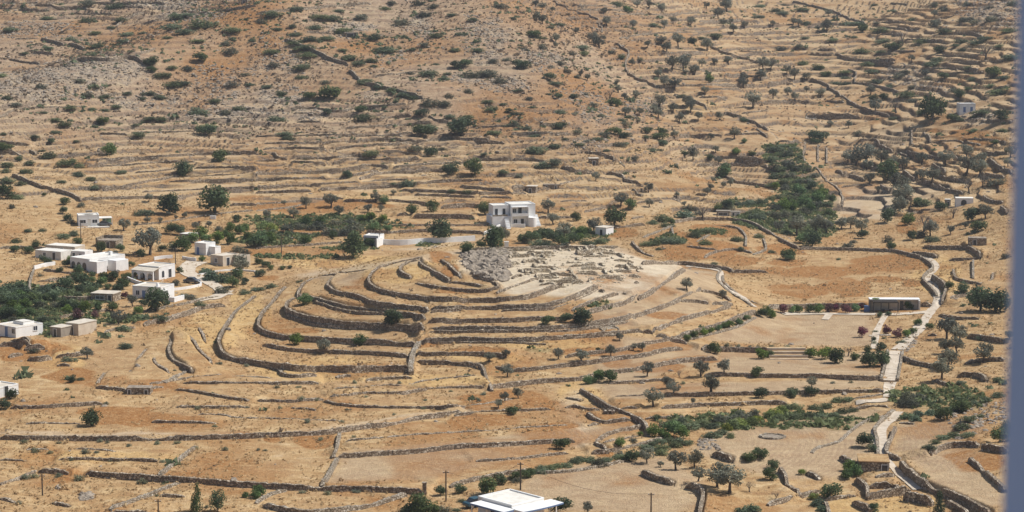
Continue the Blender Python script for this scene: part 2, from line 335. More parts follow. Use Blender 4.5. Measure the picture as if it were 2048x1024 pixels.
# ------------------------------------------------------------------ drystone walls
# one wall per line: tile column,row (or F for whole-picture pixels), height, kind t(errace)/f(ree)/p(ale free), then the top line
WALLS = '''
F 0 1.3 t|862,512 837,515 774,528 747,540 737,554 741,566 762,577 800,585 862,592 937,596 1024,593 1061,587 1099,573 1116,566
F 0 1.2 t|762,531 737,538 687,545 662,557 654,566 657,571 672,580 702,586 724,592 742,600 762,603 812,610 857,615
F 0 .9 t|862,613 912,612 950,613 987,612 1024,610 1074,608 1112,603 1136,594 1164,582 1194,568
F 0 .6 t|1003,619 1024,618 1074,617 1116,613 1149,602 1184,585 1199,576
F 0 .8 t|862,620 890,618 922,616
F 0 1.0 t|692,543 637,553 612,562 600,574 596,585 603,590
F 0 1.3 t|608,590 620,590 642,597 662,603 687,610 724,614 774,619 802,623 850,631
F 0 .7 t|627,602 642,604 667,614 702,621 735,624 774,625
F 0 1.1 t|857,637 937,637 1024,636 1069,633 1110,634 1150,630 1181,618 1219,609 1246,602 1276,587
F 0 .8 t|1144,617 1184,600 1232,584
F 0 1.6 t|594,593 577,599 571,609 574,617 594,624 624,633 674,641 737,646 807,647 847,649
F 0 .7 t|572,629 604,639 629,647 687,652 762,654 812,656
F 0 1.0 t|849,654 937,652 1024,653 1074,654 1089,652 1174,644 1249,632 1299,619 1349,600 1401,574
F 0 .6 t|847,662 937,661 1024,660 1080,660 1131,659 1199,651 1274,637
F 0 1.4 t|572,572 562,580 542,605 522,627 516,645 517,653 537,662 562,668 612,673 687,677 762,679 832,682
F 0 1.1 t|842,678 912,674 962,674 1024,676 1099,672 1174,667 1224,662 1264,656 1284,656
F 0 .4 t|837,684 930,683 1024,684 1074,687 1092,686
F 0 1.0 t|527,684 537,687 572,694 612,698 662,699 712,701 762,703 817,708
F 0 .9 t|832,704 887,704 940,704 1012,707
F 0 1.7 t|512,590 490,606 470,622 450,652 437,677 440,689 447,704 475,712 512,719 562,727 637,731 712,732 762,730 822,731
F 0 1.1 t|832,719 887,721 937,724 960,727 967,733 
F 0 1.0 f|967,733 974,757 984,775
F 0 .6 t|974,731 1000,733 1024,735
F 0 1.7 p|860,612 862,622 852,637 847,652 842,672 839,682 829,694 824,712 821,727 822,736
F 0 .9 t|840,517 812,524 802,530 799,538 808,547 822,551
F 0 1.1 t|838,512 842,528 857,534 882,549 899,557
F 0 .8 t|882,517 902,532 922,552
F 0 .8 t|922,554 962,556 987,562 997,571
F 0 .9 t|832,562 862,569 887,573 937,578 982,578 997,571
F 0 .5 t|899,563 937,565 964,569
F 0 .7 t|994,582 1024,573 1049,563 1074,556 1084,554
F 0 .6 f|1024,553 1040,547
F 0 .9 f|1038,546 1044,546
F 0 1.0 f|1080,556 1087,557
F 0 1.3 f|1114,563 1127,564
F 0 1.1 f|1199,574 1208,577
F 0 1.2 f|1232,580 1237,581
F 0 1.2 f|1246,579 1253,579
F 0 .9 f|1270,560 1277,560
F 0 1.2 t|1369,534 1324,562 1296,584 1276,592
F 0 1.1 f|1284,522 1314,521 1366,523 1414,529 1456,534 1466,539
F 0 1.0 f|1466,539 1536,540
F 0 .8 f|1404,578 1436,584 1461,597
F 0 .8 t|1363,598 1390,599 1417,601
F 0 .8 t|1424,604 1464,605
F 0 1.0 t|1306,657 1340,643 1374,632 1424,619 1459,609
F 0 1.2 f|1284,656 1306,659
F 0 1.2 t|1341,671 1399,657 1449,642 1480,630 1511,618
F 0 1.0 f|1313,667 1339,673 1374,681
F 0 .4 p|1374,678 1424,666 1474,652 1511,633
F 0 .8 t|1131,709 1184,702 1239,697 1286,684 1339,676
F 0 .9 t|1024,737 1074,734 1149,724 1186,721 1239,712 1289,707 1324,697 1364,693
F 0 1.1 t|980,770 1024,764 1099,756 1154,754 1199,744 1274,734 1324,724 1374,716 1434,713
F 0 .5 t|1219,764 1274,761 1311,758 1349,756
F 0 1.4 t|1404,690 1424,691 1449,693 1536,695 1610,698
F 0 1.0 t|1409,745 1474,745 1536,747 1636,748 1711,752 1768,753
F 0 1.3 t|1536,609 1636,608 1736,606
F 0 1.2 t|1842,604 1864,606
F 0 .4 p|1402,530 1443,538 1437,545 1436,560 1462,585 1488,599 1504,610
F 0 .6 p|1446,550 1447,562 1466,580 1499,600 1524,610 1540,612
0,3 1.1 t|0,410 300,415 700,415 1000,415 1400,415 1800,405 2048,395 2348,385 2648,365 2748,345 2948,320 3148,290 3348,250 3548,225 3698,205
0,3 .8 t|90,170 350,170 600,150 820,140
0,3 .8 t|770,10 900,25 1020,40
0,3 .5 t|1220,25 1300,10
0,3 .6 t|1400,35 1600,55 1800,95 1990,120
0,3 .5 t|1410,175 1700,175 2000,175
0,3 .5 t|1580,240 1750,240 1880,265 2048,270 2298,272 2448,280 2728,290
0,3 .6 t|1215,290 1450,295 1730,305
0,3 .3 t|210,310 640,312
0,3 .4 t|600,515 800,520 920,535
0,3 .4 t|210,515 390,515
0,3 .6 t|470,590 700,590 1000,595 1260,600
0,3 .3 t|0,600 210,610
0,3 .5 f|0,790 150,750 300,680
0,3 1.0 t|310,675 550,690
0,3 1.2 t|690,690 850,710 1050,720 1280,735 1500,745 1800,770 2048,785 2348,800 2568,810 2948,815 3248,830 3388,840
0,3 .7 p|1570,480 1450,580 1280,710
0,3 .7 p|1440,775 1200,870 1000,940 880,985
0,3 .8 t|880,1010 1200,1015
0,3 .5 t|1280,880 1480,890
0,3 .3 t|420,940 560,970
0,3 .4 t|0,905 120,935
1,3 .7 t|620,30 800,25 1000,5 1180,5
1,3 .8 t|590,85 700,85 850,65 1050,65 1200,60 1350,30 1600,20 1840,15
1,3 .6 t|0,120 250,130 400,120 540,110
1,3 .6 t|550,125 620,150 750,165 1080,180 1400,175 1680,170
1,3 .9 t|1690,165 1800,160 2048,110
1,3 .3 t|280,185 480,200
1,3 .9 p|670,385 655,450 640,540 620,565
1,3 .9 p|655,575 620,640 570,730 530,795
1,3 .8 t|720,445 1000,425 1300,400 1560,385 2048,350 2348,330 2518,322
1,3 1.1 t|660,555 900,545 1300,520 1600,485 1900,470 2048,460 2348,445 2548,435
1,3 .7 t|1590,235 1800,215 2048,210 2108,205 2358,190
1,3 .5 t|1760,605 2048,590 2298,560 2498,545
1,3 .8 t|1550,800 1700,760 1900,715 2048,690 2200,680
1,3 .9 p|60,945 200,980 400,1010 650,990 900,950 1100,900 1200,865
1,3 .5 p|0,940 120,870 240,835
2,3 1.3 f|545,30 650,90 770,165 900,215 1040,280 1080,340 1095,375
2,3 .4 t|430,100 560,125
2,3 .6 f|430,175 520,160 600,200 700,190
2,3 .9 t|605,220 640,250 700,290 850,275 950,265
2,3 .5 t|610,320 700,305
2,3 .8 f|670,450 750,390 900,350 1050,320
2,3 .8 t|670,455 700,490 760,515
2,3 1.0 t|640,525 800,520 950,490 1100,450 1220,420
2,3 .4 t|740,460 900,430 1000,410
2,3 .6 t|820,95 1000,90 1090,80
2,3 .7 t|880,180 1000,175
2,3 .9 t|1240,70 1500,70 1900,60 2048,60 2448,50 2978,40
2,3 .9 t|1200,170 1400,160 1500,150 1700,150 1900,140 2048,135 2198,135
2,3 .5 t|1070,265 1200,260 1400,260
2,3 1.2 t|1040,680 1150,730 1290,765
2,3 1.5 t|1390,785 1490,790 1530,860 1510,960 1500,1015
2,3 1.5 t|1610,525 1700,550 1760,575
2,3 .5 p|180,700 450,690 640,660 900,605
3,3 1.0 t|680,110 940,75
3,3 .7 t|700,180 900,165 980,175
3,3 .8 p|1010,190 900,290 850,350 870,420 880,560
3,3 1.2 f|1020,330 990,400 960,470 940,540 1000,570 1060,570
3,3 1.8 t|1060,600 1080,640 1150,690 1200,740 1280,780 1450,850 1600,920 1780,1005
3,3 1.0 t|1070,560 1240,530
3,3 1.2 t|1300,530 1400,480 1530,455 1690,465
3,3 1.3 t|1710,480 1920,505
3,3 1.0 f|1610,585 1700,650 1800,740 1900,830
3,3 .5 t|1050,300 1170,305
3,3 .4 p|350,540 400,500 560,460 650,380 800,280 960,250
3,3 .9 t|310,690 410,740
3,3 1.2 f|90,660 140,720 150,780
3,3 1.5 t|130,790 260,860
3,3 .8 f|0,945 250,880 420,840
3,3 1.2 f|580,560 640,590 720,650
3,3 1.4 f|700,740 790,800 795,870
3,3 1.3 t|810,790 1000,785
3,3 1.0 f|1000,790 1050,820
3,3 1.6 f|790,870 900,850 1140,815
3,3 .8 t|860,720 1000,710
3,3 2.0 f|1090,850 1200,880 1320,900
3,3 1.0 f|1430,920 1500,960 1600,1020
3,3 .6 f|460,910 700,880
3,3 1.0 f|460,920 490,1020
3,3 1.2 f|680,920 820,980
0,2 .8 p|240,280 240,200 270,100
0,2 .6 p|270,90 420,40
0,2 1.0 t|350,310 650,330 750,320
0,2 .8 t|290,190 600,165
0,2 .7 t|300,235 420,235
0,2 .7 t|350,100 580,130
0,2 .7 t|450,485 700,440 860,420
0,2 .5 p|1160,430 1400,390 1750,310
0,2 1.1 t|1150,530 1300,500 1500,440 1640,390 1800,375
0,2 .6 t|830,600 950,570 1080,560
0,2 1.2 t|0,690 240,680
0,2 1.0 f|90,655 240,650
0,2 1.4 t|200,710 360,705
0,2 .7 t|70,790 180,770
0,2 1.2 t|230,800 300,815 410,790
0,2 .9 t|450,785 600,775 740,755
0,2 .6 t|460,860 560,860
0,2 1.2 t|1480,615 1550,670 1600,750 1690,830
0,2 1.3 t|1590,570 1620,610 1640,660
0,2 1.2 t|1350,640 1370,680 1350,740 1370,800 1440,850 1540,900
0,2 .9 t|1230,810 1250,860 1350,915
0,2 .4 t|1180,730 1120,800 1080,850 1040,930
0,2 .4 t|840,930 780,1010
0,2 .4 p|1700,840 1540,900 1400,960 1320,1000
0,2 .5 t|1840,955 2048,965 2170,970
0,2 .6 t|1470,995 1700,1000 2048,1010 2550,1000
0,2 .3 t|1200,1015 1500,970 1800,945
1,2 .7 t|190,900 200,930 300,955 480,935
1,2 .6 t|880,980 1040,965 1250,962
1,2 .4 t|640,960 760,945
1,2 .7 t|1250,1010 1500,975 1780,950
3,2 .8 t|1450,20 1620,10 1700,0
3,2 .7 t|1480,100 1500,170 1560,190 1700,210
3,2 .8 p|1640,20 1640,160
3,2 .7 t|1670,225 1780,200 1800,130
3,2 .8 t|1460,320 1620,290 1680,260
3,2 .8 t|1370,460 1480,480 1600,490 1690,485
3,2 1.2 t|1600,620 1750,640 1880,660
3,2 .6 t|1280,620 1350,620
3,2 1.0 t|1080,800 1180,840 1350,870
3,2 1.1 t|1520,930 1650,930 1750,970
3,2 .9 t|1580,840 1700,820 1890,810
3,2 .6 t|1320,980 1450,1020
3,2 1.0 p|1230,0 1310,60 1320,90 1250,140 1240,180 1300,240 1350,300
3,2 1.8 t|1310,150 1380,190 1420,230 1410,300 1390,350
3,1 1.0 p|260,950 600,955 1000,970 1100,995 1230,1024
3,1 .8 t|100,850 180,880
3,1 1.8 t|300,130 280,220 320,290 400,330 470,420 560,480 600,560 590,600
3,1 .8 f|80,95 300,110
3,1 1.2 t|0,20 80,80
3,1 .5 t|590,465 740,450 840,450
3,1 .7 f|400,130 400,260
3,1 .8 f|470,150 470,270
3,1 1.4 t|540,330 600,350
3,1 1.5 t|650,365 770,400
3,1 .5 t|530,275 700,280
3,1 1.2 t|720,90 860,85 900,130 1000,180
3,1 1.3 t|1100,180 1200,200 1350,225 1520,230
3,1 .7 f|1150,10 1150,120
3,1 1.2 f|1240,20 1290,60 1300,100
3,1 .6 t|1600,80 1800,90 1900,110
3,1 .4 t|1330,110 1500,95 1700,130
3,1 1.2 t|1730,190 1920,190
3,1 1.4 t|1760,230 1850,300 1950,345
3,1 1.4 t|1310,280 1420,330
3,1 1.2 t|1440,345 1520,350
3,1 1.4 t|1080,330 1130,370 1170,400
3,1 1.3 t|1190,420 1300,415
3,1 1.2 t|1310,440 1430,480 1560,510
3,1 .9 t|1350,380 1600,420
3,1 .8 t|1030,190 1120,220
3,1 1.1 t|790,285 890,330
3,1 1.2 t|900,450 970,490
3,1 1.1 t|1700,350 1800,370 1890,380
3,1 .8 f|1100,690 1250,650 1340,640
3,1 1.0 t|1720,540 1800,580 1880,580
3,1 1.3 t|1860,620 1910,660
3,1 1.2 t|1240,935 1400,945 1560,940
3,1 1.4 t|1540,940 1640,960 1700,1010
3,1 1.3 t|1150,985 1350,1010
2,1 .8 t|1340,45 1680,50
2,1 .8 t|1700,45 1990,35
2,1 1.0 t|1950,0 2040,60
2,1 1.2 t|590,170 650,190 760,200 820,240
2,1 .7 t|820,240 900,300
2,1 1.2 t|400,290 450,320 520,340 640,330
2,1 1.1 f|760,345 860,360 900,400 1050,445
2,1 .9 t|960,480 1040,530
2,1 1.0 t|0,240 150,235 270,260
2,1 .6 t|0,35 200,30 470,40
2,1 1.2 t|0,455 120,460
2,1 .8 t|0,515 110,510
2,1 .5 t|390,580 600,575
2,1 1.2 t|1560,225 1680,220 2000,235
2,1 1.2 t|1480,285 1600,285 1980,275
2,1 1.3 t|1990,280 2048,300
2,1 1.0 t|1700,370 1800,420 1950,440 2048,455
2,1 .9 t|1260,565 1350,590
2,1 .6 t|1000,590 1200,570
2,1 .9 t|1470,520 1540,530
2,1 .8 t|580,660 740,630
2,1 .8 t|210,705 560,705
2,1 .4 t|380,450 560,390
2,1 .6 t|960,715 1050,700
2,1 .9 t|820,780 1060,760
2,1 1.0 f|1300,740 1450,715 1600,715 1800,725 1920,750 2048,820 2128,870 2248,930 2298,950
2,1 .5 p|1050,870 1150,830 1300,770
2,1 .8 f|960,900 980,930 1050,985 1130,1010
2,1 .7 p|1610,765 1800,790 1870,860 1870,930
2,1 .5 p|1280,790 1290,850
2,1 .5 p|1480,900 1580,850
2,1 .5 t|1400,940 1640,970
2,1 .6 t|1540,1024 1600,990 1780,960 1920,990
2,1 .6 p|2010,880 2030,960 1930,1000
2,1 .9 f|-400,970 0,950 300,945 700,945
1,1 1.2 t|1550,65 1630,75 1860,80
1,1 .9 t|1860,95 1990,110
1,1 .6 t|0,60 300,55 700,45 1000,55 1250,30
1,1 .7 t|70,110 400,110 700,100 900,85 1100,75 1300,90
1,1 .8 t|60,160 300,150 560,160
1,1 .8 t|640,150 900,130 1200,115 1400,90 1550,70
1,1 .9 f|130,190 160,225 250,240
1,1 .8 t|320,235 600,230 850,200
1,1 .9 t|1000,180 1200,175 1300,195
1,1 .6 t|0,255 170,250
1,1 .8 t|280,260 420,265 550,270
1,1 .9 t|620,260 800,235 960,240 1150,240 1300,225
1,1 .9 t|0,355 200,355 500,340 700,320 900,290 1060,300
1,1 .8 t|1100,300 1250,290 1400,280 1700,265
1,1 1.0 t|1720,240 2048,240
1,1 .8 t|0,400 300,395 560,390
1,1 .7 t|680,390 900,345 980,335
1,1 .9 t|830,395 1000,350 1250,345 1450,325 1560,325
1,1 .6 t|0,465 300,455 600,435 820,425
1,1 .5 t|850,420 1100,405 1200,400
1,1 .9 t|0,505 200,500 440,490
1,1 1.1 t|500,480 800,470 1050,455 1300,430 1500,410 1820,410
1,1 1.0 t|1630,455 1850,475 1990,480
1,1 .9 t|1160,485 1300,490 1600,500 1750,510 2048,510
1,1 .8 t|1270,520 1400,525 1580,535 1750,540
1,1 .6 t|1800,545 2048,550
1,1 .5 t|0,600 200,590 500,560 700,555
1,1 .9 t|700,570 1100,570 1200,575 1380,595
1,1 1.4 t|1480,615 1700,605 1800,610
1,1 1.6 t|1260,685 1500,690 1750,695
1,1 1.0 t|1130,680 1200,680
1,1 .6 t|1060,770 1300,770 1600,770 1870,765
1,1 1.0 t|880,820 1100,820 1300,810 1500,815 1820,825
1,1 .4 t|0,660 300,625 400,600
1,1 .8 t|240,830 560,840 830,845
1,1 .5 t|0,950 400,930 700,905
0,1 1.0 t|0,95 100,115 230,120
0,1 1.0 f|240,160 290,200
0,1 1.2 f|0,180 100,170 170,200
0,1 1.3 f|100,360 220,410 350,460 550,510 650,560
0,1 .8 t|690,250 950,235 1150,225 1500,205 1800,185 2048,185
0,1 .7 t|800,35 1020,45
0,1 .5 t|1050,30 1400,25 1560,20
0,1 .5 t|700,300 1000,290 1300,265 1560,265
0,1 .5 t|1080,350 1250,340 1400,320
0,1 .8 t|1560,310 1800,305 2048,305
0,1 .8 t|830,480 1050,445 1250,405 1500,375 1800,370 2048,360
0,1 .8 t|1350,415 1600,415 1850,405 2048,405
0,1 .5 t|1140,505 1400,495 1700,480 2048,465
0,1 1.0 t|650,560 850,550 1100,545 1480,545
0,1 .8 t|1840,605 2048,600
0,1 .4 t|1070,770 1300,750 1600,700 1900,665 2048,655
0,1 .7 t|0,950 200,945 480,960
0,0 .8 t|0,65 200,70 400,80
0,0 1.2 t|230,35 400,35 480,60 600,45 700,65
0,0 .8 t|740,15 1000,20 1300,15
0,0 .8 t|850,45 1150,50
0,0 .7 t|580,105 900,105
0,0 .8 t|120,305 300,300
0,0 1.5 t|330,300 420,320 510,335
0,0 1.5 t|540,345 600,350 670,375
0,0 1.0 t|270,410 430,420
0,0 .9 t|80,465 200,490 320,500
0,0 1.8 t|600,470 700,455 900,465 980,445 1070,445 1150,490
0,0 1.0 f|1150,90 1020,140 940,190 860,220
0,0 1.0 f|2048,35 1800,75 1500,110 1330,140 1150,180
0,0 .8 t|1080,430 1200,400 1240,380
0,0 1.0 t|760,770 960,730
0,0 .6 t|0,930 130,870 400,850 700,845
0,0 .5 t|1450,1000 1700,950 2000,935
1,0 1.0 f|0,100 250,70 550,45 900,15
1,0 .6 t|410,245 600,260
1,0 1.4 f|230,300 470,395 600,460 740,500
1,0 1.4 f|745,545 830,620
1,0 1.3 f|830,650 1000,680 1200,730 1340,770
1,0 .7 t|960,600 1200,575 1400,555
1,0 .9 t|280,855 450,855 560,870 640,885 850,855 1200,820
1,0 .6 t|300,900 490,900
1,0 .7 t|330,965 520,965
1,0 .8 t|980,940 1240,910
1,0 .9 f|1380,920 1460,960 1600,970
1,0 .7 t|720,1015 1100,995 1400,965
1,0 .6 t|1790,1010 2048,1000
2,0 1.0 f|330,0 450,60 560,95 640,120 700,155
2,0 .8 f|680,180 720,215 720,250
2,0 1.2 f|820,335 900,380 940,420 910,480 920,560 990,615 1100,650 1150,680
2,0 1.0 t|1140,675 1300,725
2,0 1.1 f|1300,740 1450,790 1560,850
2,0 1.2 f|1700,885 1880,950 2048,1024
2,0 .8 t|480,40 760,40 830,45
2,0 .8 t|520,70 900,75
2,0 .7 t|820,110 1000,105 1200,115
2,0 .8 t|1230,110 1500,95
2,0 .9 t|1500,165 1650,160 1840,150
2,0 .7 t|860,300 1040,270 1250,255 1500,250 1650,240
2,0 .8 t|1200,415 1500,410
2,0 1.1 f|1590,370 1750,430 1980,490
2,0 .8 t|1820,400 2010,410
2,0 .9 t|1480,550 1680,555
2,0 .9 t|1230,680 1600,670 1940,670
2,0 .8 t|1550,705 1820,705
2,0 .8 t|1500,770 1720,770
2,0 .6 t|1340,625 1560,635 1740,635
2,0 .5 t|1850,820 2048,815
2,0 .5 t|1840,900 2048,880
2,0 .9 t|1700,590 1900,600 2040,610
2,0 1.0 t|230,985 420,990
3,0 1.0 f|200,5 400,50 540,90 650,140 780,180
3,0 .9 t|900,170 1070,170
3,0 1.0 t|930,210 1200,240
3,0 .9 t|900,265 1080,270
3,0 .7 t|1100,310 1400,315
3,0 .7 t|960,400 1180,405
3,0 1.3 t|1490,260 1640,260 1720,290
3,0 .6 t|1340,440 1520,440 1750,435
3,0 .7 t|1440,495 1650,490 1880,480
3,0 .7 t|1260,540 1550,540 1680,545
3,0 .6 t|1400,585 1600,575 1720,575
3,0 1.5 t|400,385 540,390
3,0 1.0 t|320,425 510,430
3,0 1.3 t|540,420 600,450 700,470 860,475 1020,465
3,0 1.2 t|880,490 1010,495
3,0 1.0 t|0,655 200,660
3,0 1.3 f|340,620 450,660 550,730 680,820 800,870 970,920
3,0 1.0 f|640,550 710,580 690,650 800,665 950,700 1040,720
3,0 .9 t|0,795 140,800 330,800
3,0 .8 t|460,800 610,810
3,0 .9 t|320,915 550,910 710,915
3,0 .5 t|400,945 600,935 740,935
3,0 1.0 f|1740,730 1980,660
3,0 1.1 t|1750,955 1950,965
3,0 .9 t|980,20 1110,30
'''
def crom2(P, step):
    P = np.asarray(P, float)
    if len(P) == 2:
        n = max(2, int(np.hypot(*(P[1]-P[0]))/step)+1); return P[0]+(P[1]-P[0])*np.linspace(0, 1, n)[:, None]
    Q = np.vstack([2*P[0]-P[1], P, 2*P[-1]-P[-2]]); out = []
    for i in range(1, len(Q)-2):
        n = max(2, int(np.hypot(*(Q[i+1]-Q[i]))/step)+1); t = np.linspace(0, 1, n, endpoint=False)[:, None]
        m0 = (Q[i+1]-Q[i-1])/2; m1 = (Q[i+2]-Q[i])/2
        L_ = np.hypot(*(Q[i+1]-Q[i]))          # keep tangents no longer than the span
        for m in (m0, m1):
            l = np.hypot(*m)
            if l > L_: m *= L_/l
        out.append((2*t**3-3*t**2+1)*Q[i]+(t**3-2*t**2+t)*m0+(-2*t**3+3*t**2)*Q[i+1]+(t**3-t**2)*m1)
    return np.vstack(out+[P[-1:]])
def resample(P, step):
    d = np.concatenate([[0], np.cumsum(np.hypot(*(np.diff(P[:, :2], axis=0).T)))])
    n = max(3, int(d[-1]/step)+1); s = np.linspace(0, d[-1], n)
    return np.stack([np.interp(s, d, P[:, k]) for k in range(P.shape[1])], 1), d[-1]
def smooth(P, n):
    if len(P) < 2*n+1: return P
    K = np.ones(2*n+1)/(2*n+1); out = P.copy()
    for k in range(P.shape[1]):
        e = np.concatenate([P[0, k]-(P[n:0:-1, k]-P[0, k]), P[:, k], P[-1, k]-(P[-2:-n-2:-1, k]-P[-1, k])])
        out[:, k] = np.convolve(e, K, 'valid')
    return out
def sdist(px, py, P):
    """signed distance of points to polyline P (left positive), with overshoot past the ends"""
    best = np.full(px.shape, 1e9); sg = np.zeros(px.shape); ov = np.zeros(px.shape)
    for i in range(len(P)-1):
        a = P[i]; b = P[i+1]; d = b-a; l2 = d@d+1e-9
        t = ((px-a[0])*d[0]+(py-a[1])*d[1])/l2; tc = np.clip(t, 0, 1)
        ex = px-(a[0]+tc*d[0]); ey = py-(a[1]+tc*d[1]); q = np.hypot(ex, ey)
        m = q < best
        best = np.where(m, q, best); sg = np.where(m, np.sign(d[0]*(py-a[1])-d[1]*(px-a[0])), sg)
        o = np.zeros(px.shape); l = math.sqrt(l2)
        if i == 0: o = np.maximum(o, -t*l)
        if i == len(P)-2: o = np.maximum(o, (t-1)*l)
        ov = np.where(m, np.maximum(o, 0), ov)
    return best*sg, ov
REG = []       # things waiting for a label: object, px, py, look, noun, category, group
WL = []
for line in WALLS.strip().splitlines():
    hd, pts = line.split('|'); hd = hd.split()
    P = np.array([list(map(float, p.split(','))) for p in pts.split()])
    if hd[0] == 'F': h, k = float(hd[2])*.78, hd[3]
    else:
        c, r = map(int, hd[0].split(',')); P = P/4+[512*c, 256*r]; h, k = float(hd[1])*(.74 if r == 3 else .85), hd[2]
    WL.append((P, h, k))
WL.sort(key=lambda w_: -w_[0][:, 1].max())
BUILT = []
for P, h, k in WL:
    S = crom2(P, 5.0)
    W_ = []
    for px, py in S:
        D = cast(px, py)[0]
        for _ in range(2): D = cast(px, py+h*F_PX/D*0.985)[0]
        D, th, x, y, z = cast(px, py+h*F_PX/D*0.985)
        W_.append((x, y))
    W_ = np.array(W_)
    W_, L_ = resample(W_, 1.0); W_ = smooth(W_, 2); W_, L_ = resample(W_, 1.0)
    zb = gz(W_[:, 0], W_[:, 1])
    T_ = np.gradient(W_, axis=0); T_ /= np.linalg.norm(T_, axis=1)[:, None]+1e-9
    Nn = np.stack([-T_[:, 1], T_[:, 0]], 1)                       # left normal
    g = (gz(W_[:, 0]+Nn[:, 0]*3, W_[:, 1]+Nn[:, 1]*3)-gz(W_[:, 0]-Nn[:, 0]*3, W_[:, 1]-Nn[:, 1]*3)).mean()/6
    away = (Nn[:, 1]).mean()
    side = np.sign(g) if abs(g) > 0.03 else (1.0 if away >= 0 else -1.0)
    BUILT.append((P, W_, zb, h, k, side, L_))
    if k == 't':
        C_, _ = resample(W_, 2.5)
        Lf = 6.5 if C_[:, 1].mean() < 640 else 7.5
        rad = 26.0; Dm = np.hypot(C_[:, 0], C_[:, 1]); Am = np.arctan2(C_[:, 0], C_[:, 1])
        i0, i1 = np.searchsorted(DR, [Dm.min()-rad, Dm.max()+rad]); j0, j1 = np.searchsorted(TH, [Am.min()-rad/Dm.min(), Am.max()+rad/Dm.min()])
        sx = X[i0:i1, j0:j1]; sy = Y[i0:i1, j0:j1]
        s, ov = sdist(sx, sy, C_); s = s*side
        fade = np.clip(1.2-ov/0.9, 0, 1)
        add = np.where(s > 0, h*0.95*sstep(0.05, 0.75, s)*np.exp(-np.maximum(s-1.0, 0)/Lf)*fade, 0)
        z0 = Z[i0:i1, j0:j1]; Z[i0:i1, j0:j1] = np.maximum(z0, np.minimum(z0+add, Z0[i0:i1, j0:j1]+2.7))

def wall_mesh(W_, zb, h, side, seed, thick=0.62, ends=True):
    r = np.random.default_rng(seed)
    d = np.concatenate([[0], np.cumsum(np.hypot(*(np.diff(W_, axis=0).T)))])
    n = max(4, int(d[-1]/0.45)+1); s = np.linspace(0, d[-1], n)
    x = np.interp(s, d, W_[:, 0]); y = np.interp(s, d, W_[:, 1]); zz = np.interp(s, d, zb)
    tx = np.gradient(x); ty = np.gradient(y); l = np.hypot(tx, ty)+1e-9
    nx, ny = -ty/l*side, tx/l*side                                  # towards the raised side
    hh = h*(1+0.20*fbm(s, s*0+seed, 7.0, 3, seed % 97))+0.06+r.normal(0, 0.05, n)
    gap = fbm(s, s*0+seed*3.1, 9.0, 2, 5)                           # stretches that have slumped
    hh = np.where(gap > 0.30, hh*(1-(gap-0.30)*2.2), hh)
    e = np.minimum(s, d[-1]-s); hh = hh*np.clip(0.45+e/1.6, 0, 1) if ends else hh
    hh = np.maximum(hh, 0.12)
    prof = [(-.5, -.7), (-.5, 0.05), (-.47, .38), (-.44, .72), (-.42, 1.0), (.46, 1.0), (.5, .6), (.5, -.7)]
    V = np.zeros((n, len(prof), 3))
    for k, (o, f) in enumerate(prof):
        off = o*thick+r.normal(0, 0.022, n)
        V[:, k, 0] = x+nx*off; V[:, k, 1] = y+ny*off
        V[:, k, 2] = zz+(f*0.9 if f < 0 else f*hh+(r.normal(0, 0.025, n) if f > 0.1 else 0))
    m = len(prof); a = np.arange(n-1)[:, None]*m+np.arange(m-1)[None]; a = a.ravel()
    Q = np.stack([a, a+m, a+m+1, a+1], 1) if side > 0 else np.stack([a, a+1, a+m+1, a+m], 1)
    V = V.reshape(-1, 3)
    Vc = np.vstack([V]); Q = list(map(list, Q))
    caps = np.array([[0, 1, 6, 7], [1, 2, 6, 6], [2, 3, 5, 6], [3, 4, 5, 5]])
    for c in caps:
        for b in (0, (n-1)*m):
            Q.append([b+c[0], b+c[1], b+c[2], b+c[3]] if c[2] != c[3] else [b+c[0], b+c[1], b+c[2], b+c[2]])
    Q = np.array(Q)
    org = np.array([x[n//2], y[n//2], zz[n//2]])
    tri = Q[Q[:, 2] == Q[:, 3]]; qd = Q[Q[:, 2] != Q[:, 3]]
    F_ = [tuple(q) for q in qd]+[tuple(q[:3]) for q in tri]
    return pymesh('drystone_wall', V-org, F_), org
AREA = {}
for i, (P, W_, zb, h, k, side, L_) in enumerate(BUILT):
    me, org = wall_mesh(W_, zb, h, side, i+1, 1.1 if k == 'p' and h >= 1.1 else 0.6)
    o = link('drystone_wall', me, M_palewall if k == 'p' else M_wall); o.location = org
    bend = np.hypot(*(W_[0]-W_[-1]))/max(L_, .1)
    look = ('short ' if L_ < 12 else 'long ' if L_ > 45 else '')+('curved ' if bend < .93 else 'straight ' if bend > .995 else '')
    look += 'low ' if h < .65 else 'tall ' if h > 1.25 else ''
    look += 'pale ' if k == 'p' else 'brown '
    c = P[len(P)//2]
    o['kind'] = 'thing'; AREA[o.name] = L_*h/(np.hypot(*org[:2])**2)
    REG.append((o, c[0], c[1], look+('drystone terrace wall' if k == 't' else 'drystone field wall'), 'wall', 'drystone walls across the terraced land'))

